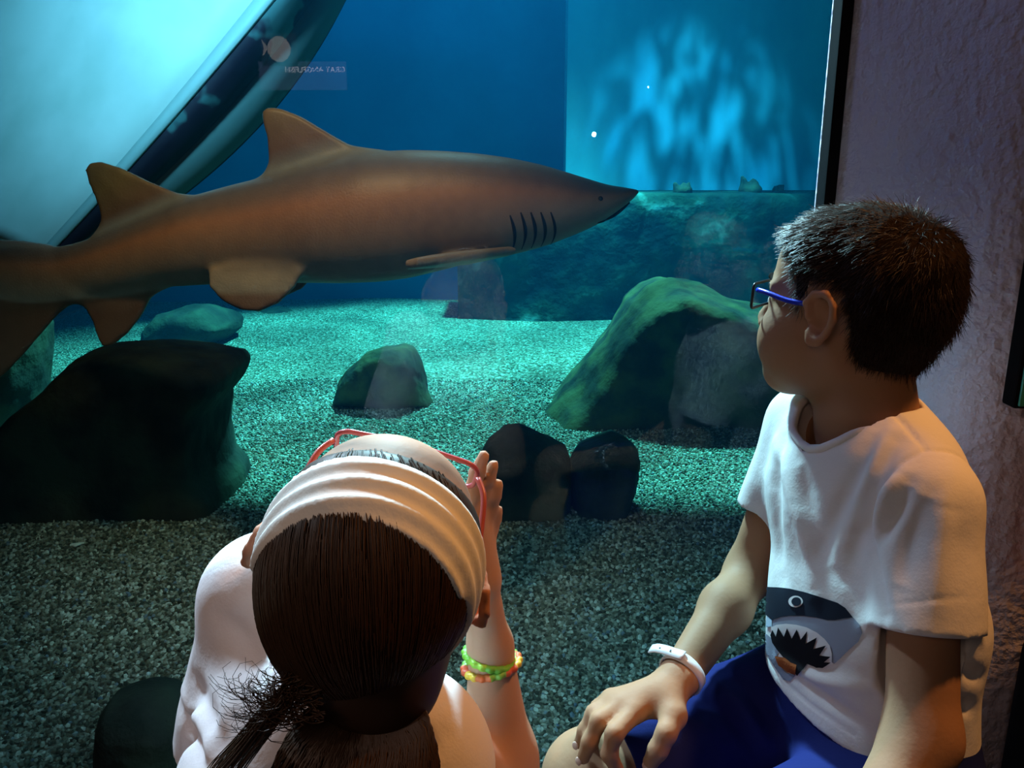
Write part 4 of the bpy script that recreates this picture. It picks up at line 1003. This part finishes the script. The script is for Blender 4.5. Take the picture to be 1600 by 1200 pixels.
# ------------------------------------------------------------------ things they wear
def rrect(w, h, r, n=6, skew=0.0):
    out = []
    for cx, cy, a0 in ((w-r, h-r, 0), (-w+r, h-r, 90), (-w+r, -h+r, 180), (w-r, -h+r, 270)):
        for k in range(n+1):
            a = math.radians(a0+90*k/n); out.append((cx+r*math.cos(a), cy+r*math.sin(a)))
    return out
clear = bpy.data.materials.new('lens_clear'); clear.use_nodes = True; N = clear.node_tree.nodes; L = clear.node_tree.links
for n in list(N):
    if n.type != 'OUTPUT_MATERIAL': N.remove(n)
tr_ = N.new('ShaderNodeBsdfTransparent'); tr_.inputs[0].default_value = (.93, .94, 1, 1); gl_ = N.new('ShaderNodeBsdfGlossy'); gl_.inputs['Roughness'].default_value = .02; fr_ = N.new('ShaderNodeFresnel'); mx_ = N.new('ShaderNodeMixShader')
mx_.inputs[0].default_value = .05; L.new(tr_.outputs[0], mx_.inputs[1]); L.new(gl_.outputs[0], mx_.inputs[2]); L.new(mx_.outputs[0], N['Material Output'].inputs[0])
def glasses(H, cw, lw, lh, rad, fpos, upos, m_rim, m_temple, label, rr_=.008, tr0=.0018):
    base = H.w(fpos, 0, upos); g = empty('glasses', base)
    for s_ in (1, -1):
        ol = [(fpos-.10*abs(x)*.25-.004*(abs(cw+x*1.0)/.05), s_*(cw+x), upos+y) for x, y in rrect(lw, lh, rr_)]
        ring = [H.w(*p) for p in ol]; ring.append(ring[0])
        rim = wlink('rim', tubes_me('rim', [tube(ring, rad, 8, False)]), m_rim, g)
        c = np.mean(ring[:-1], axis=0); V = [c]+[np.array(p) for p in ring[:-1]]; n = len(ring)-1
        me = mesh_py('lens', V, [(0, 1+i, 1+(i+1) % n) for i in range(n)]); me.transform(Matrix.Translation(-Vector(base))); o = link('lens', me, clear); o.parent = rim
        tp = [H.w(fpos-.012, s_*(cw+lw+.001), upos+lh*.62), H.w(fpos-.03, s_*(cw+lw+.010), upos+lh*.62), H.w(.04, s_*.0765, upos+.006), H.w(.016, s_*.0790, upos+.006), H.w(-.002, s_*.071, upos+.006), H.w(-.018, s_*.066, upos-.006)]
        wlink('temple', tubes_me('temple', [tube(spline(tp, 24), [tr0]*24, 8)]), m_temple, g)
    br = [H.w(fpos-.004, cw-lw, upos+lh*.4), H.w(fpos+.004, 0, upos+lh*.55), H.w(fpos-.004, -cw+lw, upos+lh*.4)]
    wlink('bridge', tubes_me('bridge', [tube(spline(br, 10), rad, 8)]), m_rim, g)
    return tag(g, label, 'glasses')
glasses(BH, .033, .0265, .0145, .0017, .0965, .008, mat('frame_black', (.012, .012, .018), .35, .5), mat('frame_blue', (.02, .035, .55), .25, .6), 'dark rectangular glasses with bright blue temples on the boy face', .005, .0030)
glasses(GH, .035, .0265, .0195, .0022, .106, .004, mat('frame_pink', (.50, .10, .12), .3, .5), mat('frame_rose', (.46, .09, .08), .3, .5), 'pink plastic glasses on the girl tipped-back face', .012, .0026)

def ring_frame(t): a = np.array([0, 0, 1.0]) if abs(t[2]) < .9 else np.array([1.0, 0, 0]); u = unit(np.cross(np.cross(t, a), t)); return u, np.cross(t, u)
# plastic entry wristband
t_ = unit(WR-fm); wc = WR-t_*.010; s_ = np.array([-.5, .3, .6]); s_ = unit(s_-t_*(s_@t_)); f_ = np.cross(t_, s_)
wb = empty('wristband', wc); tag(wb, 'white plastic entry wristband with punched holes on the boy wrist', 'wristband')
plastic = mat('white_plastic', (.82, .80, .84), .25, .5); hole_m = mat('hole_dark', (.02, .02, .025), .6, .2)
def ribbon(pts, wd, w_dir, th=.0009):
    V, F = [], []; n = len(pts)
    for i, p in enumerate(pts):
        t = pts[min(i+1, n-1)]-pts[max(i-1, 0)]; w = unit(w_dir-unit(t)*np.dot(w_dir, unit(t))); nn_ = unit(np.cross(t, w))
        V += [p-w*wd-nn_*th, p+w*wd-nn_*th, p+w*wd+nn_*th, p-w*wd+nn_*th]
    for i in range(n-1):
        for k in range(4): F.append((4*i+k, 4*i+(k+1) % 4, 4*i+4+(k+1) % 4, 4*i+4+k))
    F += [(3, 2, 1, 0), (4*n-4, 4*n-3, 4*n-2, 4*n-1)]; return V, F
rp = [wc+s_*.0268*math.cos(a)+f_*.0228*math.sin(a) for a in np.linspace(0, 2*math.pi, 49)]
wlink('strap', tubes_me('strap', [ribbon(np.array(rp), .0068, t_)]), plastic, wb)
vw = -unit(ray(1040, 1060)); best = max(range(48), key=lambda i: np.dot(unit(rp[i]-wc), unit(vw*.5+np.array([-.6, 0, .5]))))
tan = unit(rp[(best+1) % 48]-rp[best-1]); tan = tan if tan[0] < 0 else -tan
tail0 = rp[best]+unit(rp[best]-wc)*.002; tl_ = [tail0-tan*.012+unit(rp[best]-wc)*-.001, tail0, tail0+tan*.010+[0, 0, .001], tail0+tan*.022+[0, 0, .001], tail0+tan*.031+[0, 0, -.002]]
wlink('strap_tail', tubes_me('strap_tail', [ribbon(spline(tl_, 14), .0066, t_)]), plastic, wb)
for i_ in (-9, -6, -3):
    j = best-(i_ if tan@(rp[(best+1) % 48]-rp[best]) > 0 else -i_); p = rp[j % 48]; n_o = unit(p-wc)
    u_, v_ = ring_frame(n_o); V = [p+n_o*.0016]+[p+n_o*.0016+.0014*(u_*math.cos(a)+v_*math.sin(a)) for a in np.linspace(0, 6.283, 13)[:-1]]
    wlink('punched_hole', mesh_py('punched_hole', V, [(0, 1+k, 1+(k+1) % 12) for k in range(12)]), hole_m, wb)
for q_ in (.004, .018):
    p = tail0+tan*q_; n_o = unit(np.cross(tan, t_)); n_o = n_o if n_o@(-ray(1030, 1050)) > 0 else -n_o; p = p+n_o*.0022
    V = [p]+[p+.0014*(tan*math.cos(a)+t_*math.sin(a)) for a in np.linspace(0, 6.283, 13)[:-1]]
    wlink('punched_hole', mesh_py('punched_hole', V, [(0, 1+k, 1+(k+1) % 12) for k in range(12)]), hole_m, wb)
# rubber loop bracelets on the girl wrist
gt = unit(gWR-gm_)
def loom(off, tilt, cols, label, rad=.0034):
    c = gWR-gt*off; n_ = unit(gt+np.array(tilt)); u_, v_ = ring_frame(n_); me_parts = []
    F = Field(c-.05, c+.05, .0014); R_ = .0245+.22*max(0, off-.01)
    for k in range(40):
        a, b = 2*math.pi*k/40, 2*math.pi*(k+1)/40; wob = .0012*(-1)**k
        F.add(cap(c+(R_+wob)*(u_*math.cos(a)+v_*math.sin(a)), c+(R_-wob)*(u_*math.cos(b)+v_*math.sin(b)), rad, rad*.8), .002)
    e = empty('bracelet', c); me = fmesh('loops', F); q = coords(me).astype(float)-c; an = np.arctan2(q@v_, q@u_)
    paint(me, np.array(cols)[((an+math.pi)/(2*math.pi)*len(cols)*3).astype(int) % len(cols)]); wlink('loops', me, use_paint(mat('rubber', (.5, .5, .1), .45, .4)), e); return tag(e, label, 'bracelet')
loom(.012, (.25, 0, .05), [(.18, .50, .04), (.30, .62, .06), (.14, .44, .05)], 'lime green rubber loop bracelet, upper one on the girl wrist')
loom(.020, (-.10, 0, -.05), [(.62, .10, .04), (.75, .50, .05), (.70, .16, .05), (.20, .50, .08)], 'red and yellow rubber loop bracelet, lower one on the girl wrist')
# ================================================================== things in the visitor room
wood = mat('bench_wood', (.05, .032, .02), .6, .3); add_noise_color(wood, [(.3, (.035, .02, .012)), (.7, (.075, .045, .026))], 6, 4, stretch=(1, 12, 12))
bench = empty('bench', (.38, .78, 0)); tag(bench, 'low dark wooden bench the boy sits on', 'bench')
def part(name, lo, hi, m, parent, bev=.004):
    me = box_me(name, lo, hi, bev); return wlink(name, me, m, parent)
for k in range(3): part('seat_plank', (.18, .56+.142*k, .552), (.57, .56+.142*k+.137, .580), wood, bench)
for x in (.20, .52):
    for y_ in (.58, .93): part('leg', (x, y_, 0), (x+.04, y_+.04, .552), wood, bench)
part('apron', (.205, .60, .49), (.225, .95, .551), wood, bench)

# info panel on the outer wall
pm = empty('info_panel', (.80, .96, 1.05)); tag(pm, 'teal information panel with a dark frame on the wall beside the boy', 'panel')
teal = mat('panel_teal', (.03, .22, .17), .4, .4)
pb0 = Q(1585, 640, .955)
part('panel_face', (pb0[0]+.004, .953, pb0[2]+.004), (pb0[0]+.45, .957, 1.75), teal, pm, .001)
part('frame', (pb0[0], .957, pb0[2]), (pb0[0]+.455, .984, 1.755), black_seal, pm, .003)

# black bag with red top hanging on the wall
bg = empty('bag', (.80, .90, .55)); tag(bg, 'black bag with a dark red top hanging below the info panel', 'bag')
bagm = mat('bag_black', (.006, .005, .006), .8, .1); bagr = mat('bag_red', (.22, .03, .02), .7, .2)
F = Field((.60, .78, .35), (1.02, 1.0, .92), .006); F.add(rbox((.80, .895, .60), (.165, .08, .20), .05), .01); F.add(rbox((.80, .82, .55), (.12, .03, .11), .03), .02); wlink('bag_body', fmesh('bag_body', F), bagm, bg)
F = Field((.60, .78, .72), (1.02, 1.0, .92), .005); F.add(rbox((.80, .895, .806), (.160, .078, .028), .025), .01); wlink('bag_top', fmesh('bag_top', F), bagr, bg)
wlink('strap', tubes_me('strap', [tube(spline([(.72, .95, .82), (.74, .972, .90), (.80, .975, .93), (.86, .972, .90), (.88, .95, .82)], 16), .008, 8)]), bagm, bg)

# backlit fish sign hanging behind the visitors: seen as a faint mirror image in the pane
def mirror(px, py, yv): p = Q(px, py, yv); return np.array([p[0], 2*GY-p[1], p[2]])
c = mirror(472, 96, 4.3); sg = empty('hanging_sign', c); tag(sg, 'backlit white and blue fish name sign hanging in the visitor room', 'sign')
def lit(name, c_, s_):
    m = mat(name, (0, 0, 0), .5, .1); m.node_tree.nodes['Principled BSDF'].inputs['Emission Color'].default_value = (*c_, 1); m.node_tree.nodes['Principled BSDF'].inputs['Emission Strength'].default_value = s_; return m
hw, hh = .215, .135
part('sign_box', c+np.array([-hw, -.06, -hh]), c+np.array([hw, -.002, hh]), dark_paint, sg)
def flat(name, pts, y_, m):   # pts in sign coordinates as read by a person facing it (x to the right)
    V = [(c[0]-x, c[1]+y_, c[2]+z) for x, z in pts]; me = mesh_py(name, V, [tuple(range(len(V)))]); return wlink(name, me, m, sg)
flat('sign_face', [(-hw+.006, -hh+.006), (hw-.006, -hh+.006), (hw-.006, hh*.0), (-hw+.006, hh*.0)], .000, lit('sign_blue', (.12, .15, .28), 4.5))
flat('sign_picture', [(.02, -.02), (.19, -.02), (.19, .125), (.02, .125)], .001, lit('sign_backdrop', (.05, .07, .10), 3.5))
fishp = [(.055+.055*math.cos(a)+.05, .055+.058*math.sin(a)) for a in np.linspace(0, 6.283, 25)[:-1]]
flat('sign_fish', fishp, .002, lit('sign_pale', (.75, .68, .62), 5.5))
flat('sign_fish_tail', [(.155, .06), (.185, .10), (.178, .06), (.185, .02)], .0022, lit('sign_pale_tail', (.70, .64, .60), 5))
tx_ = bpy.data.curves.new('sign_text', 'FONT'); tx_.body = 'GRAY ANGELFISH'; tx_.size = .036; tx_.align_x = 'CENTER'; tx_.align_y = 'CENTER'
to = bpy.data.objects.new('sign_text_tmp', tx_); col.objects.link(to); bpy.context.view_layer.update()
tme = bpy.data.meshes.new_from_object(to.evaluated_get(bpy.context.evaluated_depsgraph_get())); bpy.data.objects.remove(to)
tme.transform(Matrix.Translation(Vector((c[0]+.06, c[1]+.003, c[2]-.038))) @ Matrix.Rotation(math.pi, 4, 'Z') @ Matrix.Rotation(math.pi/2, 4, 'X'))
wlink('sign_text', tme, lit('sign_white', (.85, .85, .9), 12), sg)
for x in (-.16, .16): wlink('hanger_rod', tubes_me('hanger_rod', [tube([c+[x, -.03, hh], np.array([c[0]+x, c[1]-.03, 3.2])], .005, 8)]), dark_paint, sg)

# small warm wall lamps behind the visitors
def wall_lamp_thing(px, py, yv, r_, st, label):
    c = mirror(px, py, yv); e = empty('wall_lamp', c); F = Field(c-.06, c+.06, .004 if r_ > .006 else .002); F.add(ell(c, (r_, r_, r_*1.2)), 0); wlink('bulb', fmesh('bulb', F), lit('bulb_glow', (1.0, .72, .45), st), e)
    wlink('lamp_arm', tubes_me('lamp_arm', [tube([c+[0, -.01, -r_*1.1], c+[0, -.03, -.05], np.array([c[0], -4.2, c[2]-.06])], .006, 8)]), dark_paint, e); return tag(e, label, 'lamp')
wall_lamp_thing(928, 210, 6.3, .016, 420, 'warm glowing bulb mirrored as the brightest spark in the pane')
wall_lamp_thing(1013, 136, 6.5, .007, 220, 'tiny warm bulb, the higher of the sparks mirrored in the pane')
